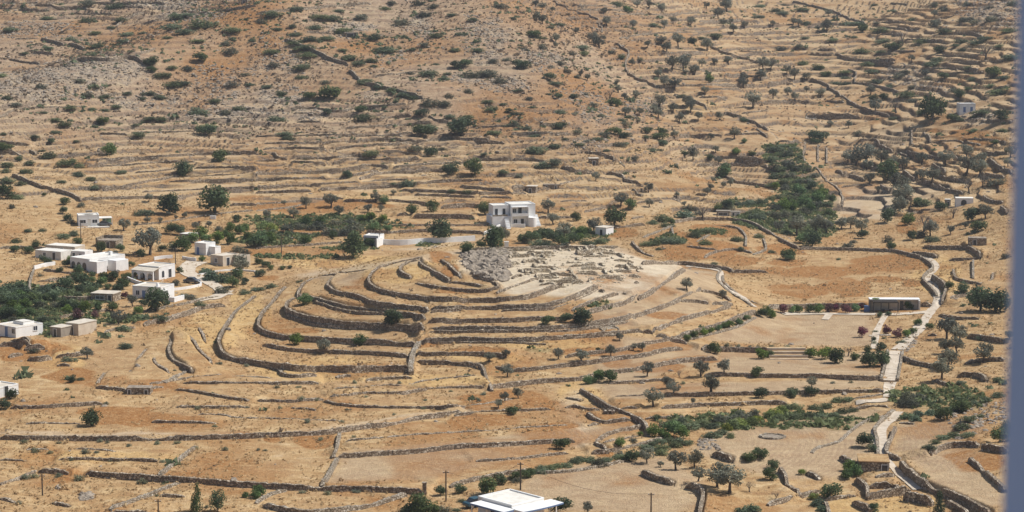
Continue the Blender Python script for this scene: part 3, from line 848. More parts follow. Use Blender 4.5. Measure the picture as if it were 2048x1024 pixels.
# fine relief of the ground
Zs = Z.copy()
PXg, PYg = proj(X, Y, Z)
WC = {}
def warp(a, b, s):
    if s not in WC: WC[s] = (fbm(X, Y*0.8, 9, 3, 70+s).astype(np.float32), fbm(X, Y*0.8, 9, 3, 90+s).astype(np.float32))
    return WC[s][0]*a, WC[s][1]*b
def soft(m):
    for _ in range(2):
        m = (m+np.roll(m, 2, 1)+np.roll(m, -2, 1)+np.roll(m, 5, 1)+np.roll(m, -5, 1))/5
        m = (m+np.roll(m, 1, 0)+np.roll(m, -1, 0))/3
    return m
def poly_mask(pts, wx=14, wy=7, seed=0):
    P = np.array([list(map(float, p.split(','))) for p in pts.split()])
    ax, ay = warp(wx, wy, seed) if wx else (0, 0)
    x = PXg+ax; y = PYg+ay; ins = np.zeros(x.shape, bool)
    for i in range(len(P)):
        x1, y1 = P[i]; x2, y2 = P[i-1]
        if y1 == y2: continue
        ins ^= ((y1 > y) != (y2 > y)) & (x < (x2-x1)*(y-y1)/(y2-y1)+x1)
    return soft((ins & (DG > 200)).astype(np.float32))
def ell(cx, cy, rx, ry, seed=0, soft=.35):
    ax, ay = warp(rx*.6, ry*.6, seed)
    q = ((PXg+ax-cx)/rx)**2+((PYg+ay-cy)/ry)**2
    return np.clip((1-q)/soft, 0, 1)*(DG > 200)
rust = np.zeros_like(Z); pale = np.zeros_like(Z); green = np.zeros_like(Z); rock = np.zeros_like(Z); gold = np.zeros_like(Z); fallow = np.zeros_like(Z)
# rust coloured stands of dry weed
for i, e in enumerate([(975,840,70,14),(640,880,50,16),(545,880,20,8),(1190,702,110,9),(1310,735,70,14),(1400,720,60,9),(1230,725,40,12),(1340,695,60,10),
        (210,820,90,12),(270,840,120,14),(150,755,60,20),(60,700,90,22),(310,770,50,14),(1210,905,22,10),(960,700,60,8),(840,690,50,7),(1020,800,90,20),
        (1630,545,80,17),(1600,585,50,16),(1690,575,55,17),(1790,527,85,18),(1730,540,60,10),(1570,525,40,8),(1760,560,40,8),(1825,568,26,10),(1560,578,30,10),(1550,540,25,9),(570,663,60,6),
        (1400,500,90,20),(1470,520,60,14),(1350,475,60,14),(1560,500,60,14),(1440,460,60,12),(880,515,26,12),(900,540,18,14),(1245,465,40,10),(715,575,40,4),(540,556,25,5),
        (640,412,140,14),(300,640,60,8),(520,505,60,7),(1930,265,60,10),(1960,280,50,12),(1810,455,24,12),(1950,920,60,25),(930,583,70,5),(1330,630,50,8),(1130,850,40,8)]):
    rust = np.maximum(rust, ell(*e, seed=i % 5))
# golden grass
for i, e in enumerate([(720,525,180,14),(800,545,90,26),(420,660,80,45),(500,640,40,60),(650,740,160,26),(1100,690,120,10),(1700,1010,60,18),(1790,1010,90,26),(120,720,60,30),
        (980,715,90,10),(1380,215,60,14),(1880,550,60,40),(1290,300,60,10),(760,400,130,8),(300,355,0.1,1),(1160,790,40,30),(900,760,120,14),(200,915,160,12)]):
    gold = np.maximum(gold, ell(*e, seed=i % 5+5))
# bare fallow earth and trodden ground
for s in ('1676,376 1790,372 1800,400 1775,442 1690,430 1672,412','1780,375 1905,380 1880,395 1810,400','690,905 940,880 1300,838 1180,880 1000,925 850,960 650,965',
          '1060,940 1330,915 1405,960 1400,1024 1080,1024 1040,985','1380,900 1440,860 1760,815 1770,900 1690,960 1560,960 1420,915','1540,620 1742,618 1755,690 1500,688 1400,676',
          '1180,770 1770,758 1768,776 1230,800','1400,700 1770,705 1768,750 1440,745','1800,850 1900,840 1900,895 1790,905','1810,905 1940,895 2010,1000 1980,1020 1870,980',
          '1760,256 1820,256 1810,296 1760,290','640,556 720,545 725,580 690,575','1220,670 1350,680 1480,705 1370,735 1280,760 1160,775','800,475 960,478 960,487 780,487','1330,530 1440,545 1440,600 1380,640 1280,655 1150,650'):
    fallow = np.maximum(fallow, poly_mask(s, 10, 5, 1))
# pale trodden earth: the dig on the hilltop, tracks
for s in ('925,500 1000,493 1230,492 1290,520 1370,535 1290,590 1210,600 1080,590 1010,590 985,560 920,545',
          '1284,524 1370,524 1372,534 1300,585 1230,600 1130,600 1150,580 1260,560'):
    pale = np.maximum(pale, poly_mask(s, 8, 4, 2))
for s in ('0,861 200,866 380,864 520,866 640,856 760,838 860,824 960,810 1010,800 1040,806 960,818 860,832 740,850 650,858 520,872 380,869 200,871 0,870',
          '1130,790 1160,775 1170,790 1150,815 1165,850 1185,890 1140,895 1140,850 1115,815','590,548 700,532 860,510 960,496 980,500 880,515 720,545 600,560','780,500 900,486 1000,468 960,480 850,500'):
    pale = np.maximum(pale, 0.5*poly_mask(s, 12, 5, 3))
# greener ground
for i, e in enumerate([(1560,310,40,22),(100,620,130,50),(640,445,170,20),(560,480,120,18),(590,515,80,5),(1520,440,60,22),(240,640,60,10),(1480,410,80,8),(700,498,80,6),(1520,845,200,18),
        (1330,480,40,9),(1420,465,40,8),(1145,470,90,12),(1870,800,120,25),(850,490,30,4),(1070,700,30,5),(1200,610,30,8)]):
    green = np.maximum(green, 0.8*ell(*e, seed=i % 5+10))
green = np.maximum(green, poly_mask('1525,290 1600,285 1612,330 1640,380 1668,410 1672,450 1640,478 1540,468 1530,440 1562,400 1548,340', 14, 7, 4))
pale = np.maximum(pale, .55*poly_mask('1676,376 1790,372 1800,400 1775,442 1690,430 1672,412', 6, 3, 1))
# stony outcrops on the upper hill
for i, e in enumerate([(90,175,150,50),(200,140,130,30),(60,60,90,20),(300,200,90,25),(620,230,60,16),(380,30,80,14),(330,10,100,10),(430,170,60,50),(540,120,60,60),(560,190,60,30),(700,60,60,16),(790,110,50,20),(960,80,60,60),(1010,170,50,20),(1090,120,60,30),
        (1150,195,60,20),(1190,230,60,25),(1280,215,50,25),(1810,150,60,25),(1850,180,50,18),(1950,235,60,20),(740,190,50,10),(840,60,40,30),(930,160,50,14),(460,230,120,20),(1180,290,50,20),(1930,850,60,35),(1990,20,90,40)]):
    rock = np.maximum(rock, ell(*e, seed=i % 5+15, soft=.8))
hill = sstep(690, 765, DG)*np.clip(1-sstep(1150, 1400, PXg)*.75, 0, 1)
dry = fbm(X, Y*.7, 35, 4, 51)
rock = np.clip(rock*(.55+1.1*fbm(X, Y*.8, 6, 3, 77)+.35), 0, 1)
rust = np.maximum(rust, (1-hill)*np.clip(fbm(X, Y*.8, 15, 4, 171)*2.3-.25, 0, .55))
rust = np.clip(rust*(1.05+.9*fbm(X, Y, 7, 3, 44))+hill*np.clip(dry*1.3+.30, 0, .85), 0, 1)
# relief: tussocks, stones, slumps
Z = Z+sstep(235, 300, DG)*(0.20*fbm(X, Y, 4.5, 2, 3)+0.09*fbm(X, Y, 1.3, 2, 4)*(1+1.5*hill)+rock*0.75*np.abs(fbm(X, Y, 4.0, 3, 8)))*(1-.75*np.clip(pale+fallow, 0, 1))
# Z was used with its wall offsets already in; keep the ground just below each wall's head
V = np.stack([X, Y, Z], -1).reshape(-1, 3)
a = (np.arange(NR-1)[:, None]*NC+np.arange(NC-1)[None]).ravel()
gm = npmesh('ground', V, np.stack([a, a+1, a+NC+1, a+NC], 1), True)
def colattr(name, A, B, C_):
    at = gm.attributes.new(name, 'FLOAT_COLOR', 'POINT')
    at.data.foreach_set('color', np.stack([A, B, C_, np.ones_like(A)], -1).astype(np.float32).ravel())
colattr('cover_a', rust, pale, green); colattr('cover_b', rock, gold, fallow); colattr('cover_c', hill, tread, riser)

m, N, L, bs = mk('ground'); M_ground = m
v = geopos(N)
def att(n):
    t = N.new('ShaderNodeAttribute'); t.attribute_name = n; s = N.new('ShaderNodeSeparateColor'); L.new(t.outputs['Color'], s.inputs[0]); return s.outputs
ca, cb, cc = att('cover_a'), att('cover_b'), att('cover_c')
n_big = noise(N, L, 0.045, 4, 0.6, v, 0.6); n_mid = noise(N, L, 0.28, 4, 0.65, v, 0.4); n_fine = noise(N, L, 1.6, 4, 0.7, v); n_dot = noise(N, L, 4.0, 2, 0.6, v)
grass = ramp(N, L, n_mid, [(0.30, (0.29, 0.165, 0.075)), (0.44, (0.40, 0.25, 0.115)), (0.58, (0.48, 0.325, 0.165)), (0.74, (0.54, 0.395, 0.235))])
hillc = ramp(N, L, n_mid, [(0.28, (0.17, 0.115, 0.078)), (0.45, (0.28, 0.175, 0.105)), (0.60, (0.36, 0.235, 0.14)), (0.75, (0.44, 0.32, 0.21))])
c = mixc(N, L, cc[0], grass, hillc)
c = mixc(N, L, ramp(N, L, n_big, [(0.42, (0, 0, 0)), (0.62, (.5, .5, .5))]), c, (0.36, 0.22, 0.11))
c = mixc(N, L, math_(N, L, 'MULTIPLY', cb[1], ramp(N, L, n_fine, [(0.3, (.35,)*3), (0.6, (.85,)*3)])), c, (0.54, 0.355, 0.145))
fal = ramp(N, L, n_mid, [(0.3, (0.35, 0.25, 0.155)), (0.7, (0.49, 0.37, 0.235))])
c = mixc(N, L, math_(N, L, 'MULTIPLY', cb[2], 0.85), c, fal)
rustc = ramp(N, L, n_fine, [(0.3, (0.22, 0.103, 0.038)), (0.55, (0.325, 0.16, 0.06)), (0.75, (0.42, 0.255, 0.11))])
grc = ramp(N, L, n_fine, [(0.35, (0.08, 0.10, 0.04)), (0.65, (0.20, 0.205, 0.10))])
c = mixc(N, L, math_(N, L, 'MULTIPLY', ca[2], ramp(N, L, n_mid, [(0.3, (.9,)*3), (0.7, (.35,)*3)])), c, grc)
rc = ramp(N, L, n_fine, [(0.34, (0.15, 0.115, 0.085)), (0.5, (0.30, 0.24, 0.18)), (0.68, (0.50, 0.42, 0.32))])
c = mixc(N, L, math_(N, L, 'MULTIPLY', cb[0], 0.9), c, rc)
palec = ramp(N, L, n_mid, [(0.3, (0.50, 0.41, 0.29)), (0.7, (0.64, 0.55, 0.42))])
c = mixc(N, L, ca[1], c, palec)
# drifts of darker weed and paler straw at the scale of a few metres
mp = N.new('ShaderNodeMapping'); mp.inputs['Scale'].default_value = (0.55, 1.0, 1.0); L.new(v, mp.inputs['Vector'])
d1 = noise(N, L, 0.42, 5, 0.72, mp.outputs[0], 0.8); d2 = noise(N, L, 1.05, 4, 0.7, mp.outputs[0], 0.3)
soft_ = math_(N, L, 'SUBTRACT', 1.0, math_(N, L, 'MULTIPLY', math_(N, L, 'ADD', ca[1], cb[2], True), .45))
c = mixc(N, L, math_(N, L, 'MULTIPLY', ramp(N, L, d1, [(0.50, (0, 0, 0)), (0.64, (.5,)*3)]), soft_), c, (0.31, 0.18, 0.085))
c = mixc(N, L, math_(N, L, 'MULTIPLY', ramp(N, L, d1, [(0.34, (.6,)*3), (0.48, (0, 0, 0))]), soft_), c, (0.60, 0.455, 0.25))
c = mixc(N, L, math_(N, L, 'MULTIPLY', ramp(N, L, d2, [(0.55, (0, 0, 0)), (0.67, (.45,)*3)]), soft_), c, (0.25, 0.165, 0.095))
hs2 = N.new('ShaderNodeHueSaturation'); L.new(c, hs2.inputs['Color']); L.new(math_(N, L, 'SUBTRACT', .98, math_(N, L, 'MULTIPLY', cc[0], .17)), hs2.inputs['Saturation']); c = hs2.outputs[0]
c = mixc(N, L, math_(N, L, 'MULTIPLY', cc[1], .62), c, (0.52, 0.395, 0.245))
rn = noise(N, L, 0.75, 4, 0.7, v, 0.5)
c = mixc(N, L, math_(N, L, 'MULTIPLY', math_(N, L, 'MULTIPLY', ca[0], 1.15, True), ramp(N, L, rn, [(0.46, (1.0,)*3), (0.62, (.72,)*3)])), c, rustc)
wv_ = N.new('ShaderNodeTexWave'); wv_.wave_type = 'RINGS'; wv_.rings_direction = 'Z'; wv_.inputs['Scale'].default_value = 0.33; wv_.inputs['Distortion'].default_value = 2.0; wv_.inputs['Detail'].default_value = 2
mp2 = N.new('ShaderNodeMapping'); mp2.inputs['Location'].default_value = (-2, -372, 0); L.new(v, mp2.inputs['Vector']); L.new(mp2.outputs[0], wv_.inputs['Vector'])
c = mixc(N, L, math_(N, L, 'MULTIPLY', math_(N, L, 'MULTIPLY', cb[2], ramp(N, L, n_big, [(0.42, (0, 0, 0)), (0.55, (.45,)*3)])), wv_.outputs['Fac']), c, (0.30, 0.20, 0.13))
# tussock speckle
c = mixc(N, L, math_(N, L, 'MULTIPLY', ramp(N, L, n_dot, [(0.52, (0, 0, 0)), (0.66, (1, 1, 1))]), math_(N, L, 'ADD', .10, math_(N, L, 'MULTIPLY', cc[0], .6))), c, (0.20, 0.145, 0.085))
c = mixc(N, L, ramp(N, L, n_fine, [(0.56, (0, 0, 0)), (0.72, (.55, .55, .55))]), c, (0.58, 0.42, 0.24))
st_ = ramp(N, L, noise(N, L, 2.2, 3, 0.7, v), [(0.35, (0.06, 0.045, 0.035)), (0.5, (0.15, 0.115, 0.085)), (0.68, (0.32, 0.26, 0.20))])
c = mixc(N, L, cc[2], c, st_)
L.new(c, bs.inputs['Base Color']); bs.inputs['Roughness'].default_value = 1.0; bs.inputs['Specular IOR Level'].default_value = 0.05
bump(N, L, bs, math_(N, L, 'ADD', n_fine, math_(N, L, 'MULTIPLY', n_dot, .5)), 0.9, 0.35)
ground = link('ground', gm, M_ground); tag(ground, 'dry golden and rust brown terraced ground rising to stony hillsides', 'ground', None, 'structure')

# ------------------------------------------------------------------ paths laid on the ground
def strip(name, pts, w0, m, label, lift=0.13, wts=None):
    S = crom2(np.array([list(map(float, p.split(','))) for p in pts.split()]), 4)
    W_ = np.array([cast(px, py)[2:4] for px, py in S]); W_, _ = resample(W_, 1.); W_ = smooth(W_, 3); W_, L_ = resample(W_, .6)
    T_ = np.gradient(W_, axis=0); T_ /= np.linalg.norm(T_, axis=1)[:, None]+1e-9; Nn = np.stack([-T_[:, 1], T_[:, 0]], 1)
    w0 = [q*.84 for q in w0]
    n = len(W_); K = 7; V = []
    wv = np.interp(np.linspace(0, 1, n), np.linspace(0, 1, len(w0)), w0)*(1+.25*fbm(np.arange(n)*.6, np.zeros(n), 4, 2, 9))
    off = np.linspace(-.5, .5, K)
    P = W_[:, None]+Nn[:, None]*(off[None, :]*wv[:, None])[..., None]
    zz = gz(P[..., 0], P[..., 1])
    for _ in range(2): zz[1:-1] = np.maximum(zz[1:-1], (zz[:-2]+zz[2:]+zz[1:-1])/3)
    V = np.dstack([P, zz+lift]).reshape(-1, 3)
    lo = V.copy()[::1]
    a = (np.arange(n-1)[:, None]*K+np.arange(K-1)[None]).ravel()
    o = link(name, npmesh(name, V, np.stack([a, a+K, a+K+1, a+1], 1), True), m)
    tag(o, label, name, None, 'structure'); return W_
PATHS = [
 ('path', '1372,533 1400,536 1440,541 1442,548 1440,558 1455,574 1475,590 1497,606 1507,614', (1.6, 2.0, 2.0), 'pale paved path curving down from the excavated hilltop'),
 ('path', '1848,512 1868,525 1872,536 1862,548 1855,560 1868,575 1876,592 1876,606 1866,618', (1.8, 2.2, 2.6), 'pale walled footpath along the right edge of the rust field'),
 ('path', '1866,618 1856,632 1845,645 1838,658 1822,675 1806,690 1796,700', (2.5, 3.2, 3.0), 'pale paved path sloping from the pavilion to the stairway'),
 ('path', '1781,766 1777,780 1778,795', (2.6, 2.4), 'pale paving at the foot of the long stairway'),
 ('path', '1796,824 1780,842 1764,852 1757,866 1761,890 1767,912', (2.2, 3.0, 2.8, 1.8), 'bright sandy footpath between drystone walls below the stairway'),
 ('path', '1767,912 1780,930 1800,950 1822,966 1838,980', (1.6, 2.0, 2.2), 'bright footpath continuing down beside the walled enclosures'),
 ('path', '1712,809 1745,804 1778,800', (2.2, 3.2), 'pale landing branching left from the stairway foot'),
 ('path', '1563,628 1650,628 1740,629 1800,629 1860,624', (2.6, 2.8, 2.8), 'white paved forecourt strip in front of the grey pavilion'),
 ('path', '1770,632 1760,650 1752,668 1750,685 1746,698', (1.7, 1.7), 'narrow white garden path leading down from the pavilion'),
 ('path', '1738,672 1760,671 1782,670', (1.6, 1.6), 'short white cross path in the pavilion garden'),
 ('path', '1658,630 1650,640', (2.0, 2.0), 'short pale spur below the forecourt'),
 ('road', '455,582 442,590 425,597 408,598 390,604', (3.5, 4.5, 2.5), 'pale concrete drive sweeping below the arched white house'),
 ('road', '452,590 436,576 412,562 385,552 372,542 378,532 395,524', (4, 4, 5, 7), 'pale concrete drive rising between the white houses'),
]
for nm, p, w_, lb in PATHS: strip(nm, p, w_, M_path, lb)
# ------------------------------------------------------------------ foliage made of many small leaf cards
def leaf_mesh(name, seed, n, size, kind='dome', lumps=12, lr=(.16, .26)):
    """crown inside a unit box: x,y in -.5...5, z 0..1"""
    r = np.random.default_rng(seed)
    C = []
    while len(C) < lumps:
        p = r.uniform(-1, 1, 3)
        if kind == 'dome':
            p[2] = abs(p[2])
            if np.linalg.norm(p) > 1: continue
            C.append((p[0]*.34, p[1]*.34, p[2]*.62+.08, r.uniform(*lr)))
        elif kind == 'ball':
            if not .25 < np.linalg.norm(p) < 1: continue
            C.append((p[0]*.33, p[1]*.33, .5+p[2]*.33, r.uniform(*lr)))
        elif kind == 'olive':
            if not .35 < np.linalg.norm(p) < 1: continue
            C.append((p[0]*.38, p[1]*.38, .55+p[2]*.30, r.uniform(.09, .19)))
        elif kind == 'cone':
            t = len(C)/lumps; a = r.uniform(0, 6.28); q = (1-t)**.7*.30+.03
            C.append((math.cos(a)*q*.9, math.sin(a)*q*.9, .06+t*.88, .10+.16*(1-t)))
    C = np.array(C); k = r.choice(len(C), n, p=C[:, 3]**2/np.sum(C[:, 3]**2))
    d = r.normal(0, 1, (n, 3)); d /= np.linalg.norm(d, axis=1)[:, None]
    rad = C[k, 3]*r.uniform(.55, 1.0, n)**.6
    zs = 1.25 if kind == 'dome' else 1.0
    P = C[k, :3]+d*rad[:, None]*[1, 1, zs]
    P[:, 2] = np.maximum(P[:, 2], 0.0+.02*r.random(n))
    nn = d+r.normal(0, .55, (n, 3)); nn /= np.linalg.norm(nn, axis=1)[:, None]
    u = np.cross(nn, r.normal(0, 1, (n, 3))); u /= np.linalg.norm(u, axis=1)[:, None]; w_ = np.cross(nn, u)
    sz = size*r.uniform(.6, 1.35, n)[:, None]
    V = np.stack([P-u*sz-w_*sz*.7, P+u*sz-w_*sz*.5, P+u*sz*.8+w_*sz*.8, P-u*sz*.7+w_*sz*.6], 1).reshape(-1, 3)
    me = npmesh(name, V, np.arange(4*n).reshape(n, 4))
    lump = r.uniform(0, 1, len(C))[k]
    tone = np.clip(.6*lump+.4*r.random(n), 0, 1)
    at = me.attributes.new('tone', 'FLOAT', 'POINT'); at.data.foreach_set('value', np.repeat(tone, 4).astype(np.float32))
    return me
def trunk_mesh(seed, h=1.0, r0=.05, forks=4, spread=.28, z1=.62):
    r = random.Random(seed); b = MB()
    fz = h*r.uniform(.22, .32); lean = (r.uniform(-.05, .05), r.uniform(-.05, .05))
    b.tube([(0, 0, -.08), (0, 0, 0), (lean[0]*.5, lean[1]*.5, fz*.5), (lean[0], lean[1], fz)], [r0*1.5, r0*1.25, r0, r0*.85], 7)
    for i in range(forks):
        a = 6.283*i/forks+r.uniform(-.4, .4); s = spread*r.uniform(.7, 1.1)
        p1 = (lean[0]+math.cos(a)*s*.45, lean[1]+math.sin(a)*s*.45, fz+(z1-fz)*.45); p2 = (lean[0]+math.cos(a)*s, lean[1]+math.sin(a)*s, z1*r.uniform(.95, 1.15))
        b.tube([(lean[0], lean[1], fz*.95), p1, p2], [r0*.6, r0*.42, r0*.15], 5)
        for q in range(2):
            a2 = a+r.uniform(-.9, .9); b.tube([p1, (p1[0]+math.cos(a2)*s*.5, p1[1]+math.sin(a2)*s*.5, p1[2]+.2*h)], [r0*.3, r0*.1], 4)
    return b.mesh('trunk')
def with_mat(me, m): me.materials.append(m); return me
NV = 5
PM = {}
for nm, kind, n, size, mat, lumps in (('shrub', 'dome', 900, .036, L_shrub, 20), ('scrub', 'dome', 750, .036, L_grey, 20), ('bush', 'ball', 1200, .034, L_dark, 20),
        ('leafy', 'ball', 1100, .036, L_bright, 18), ('lime', 'dome', 900, .038, L_lime, 18), ('pear', 'dome', 800, .048, L_pear, 26), ('red', 'ball', 800, .038, L_red, 18),
        ('olive', 'olive', 1300, .029, L_olive, 26), ('dark', 'ball', 1700, .031, L_dark, 26), ('dead', 'olive', 600, .013, L_dead, 20),
        ('mound', 'dome', 520, .042, L_cushion, 12), ('cypress', 'cone', 1500, .028, L_dark, 30), ('conifer', 'ball', 1100, .030, L_dark, 16)):
    PM[nm] = [with_mat(leaf_mesh(nm+'_foliage', 1000+37*i+hash_, n, size, kind, lumps), mat) for i, hash_ in zip(range(NV), [len(nm)*7+ord(nm[1])]*NV)]
PMg = [with_mat(leaf_mesh('grey_bush_foliage', 5000+i, 900, .027, 'ball', 18), L_grey) for i in range(3)]
TM = [with_mat(trunk_mesh(i, 1, .045, 4, .26, .62), M_bark) for i in range(5)]
TMs = [with_mat(trunk_mesh(20+i, 1, .03, 3, .1, .5), M_bark) for i in range(3)]

# kind code: mesh family, height / width, where the clicked centre sits (fraction of height), trunk?, name, noun, category, group
KIND = {
 's': ('shrub', .37, .5, 0, 'lentisk_shrub', 'green spreading shrub', 'shrub', 'green shrubs on the dry slopes'),
 'G': ('scrub', .55, .5, 0, 'grey_shrub', 'grey-green shrub', 'grey shrub', 'grey shrubs on the dry slopes'),
 'n': ('mound', .55, .5, 0, 'cushion_shrub', 'small pale grey-green cushion shrub', 'cushion shrub', 'cushion shrubs in the dry grass'),
 'S': ('bush', .72, .5, 0, 'rounded_bush', 'dark green rounded bush', 'bush', 'rounded bushes'),
 'b': ('leafy', .75, .5, 0, 'leafy_bush', 'bright green leafy bush', 'bush', 'rounded bushes'),
 'l': ('lime', .6, .5, 0, 'reed_clump', 'yellow-green feathery clump', 'reed clump', 'yellow-green clumps in the gully hedge'),
 'c': ('pear', .5, .5, 0, 'prickly_pear', 'pale green prickly pear clump', 'cactus', 'prickly pear clumps'),
 'r': ('red', .85, .5, 0, 'oleander', 'reddish flowering bush', 'flowering bush', 'flowering bushes'),
 'o': ('olive', .95, .54, 1, 'olive_tree', 'grey-green olive tree', 'olive tree', 'olive trees on the terraces'),
 'x': ('dead', .95, .55, 1, 'bare_tree', 'bare grey twiggy tree', 'bare tree', 'bare grey trees'),
 'd': ('dark', .85, .52, 1, 'carob_tree', 'dark dense green tree', 'tree', 'dark dense trees'),
 'B': ('dark', .88, .5, 0, 'round_tree', 'dark green rounded tree', 'tree', 'dark dense trees'),
 'k': ('cypress', 1.9, .5, 1, 'cypress_tree', 'narrow dark cypress', 'cypress', 'cypresses'),
 'K': ('conifer', 1.15, .5, 1, 'pine_tree', 'dark layered pine tree', 'pine tree', 'pines'),
}
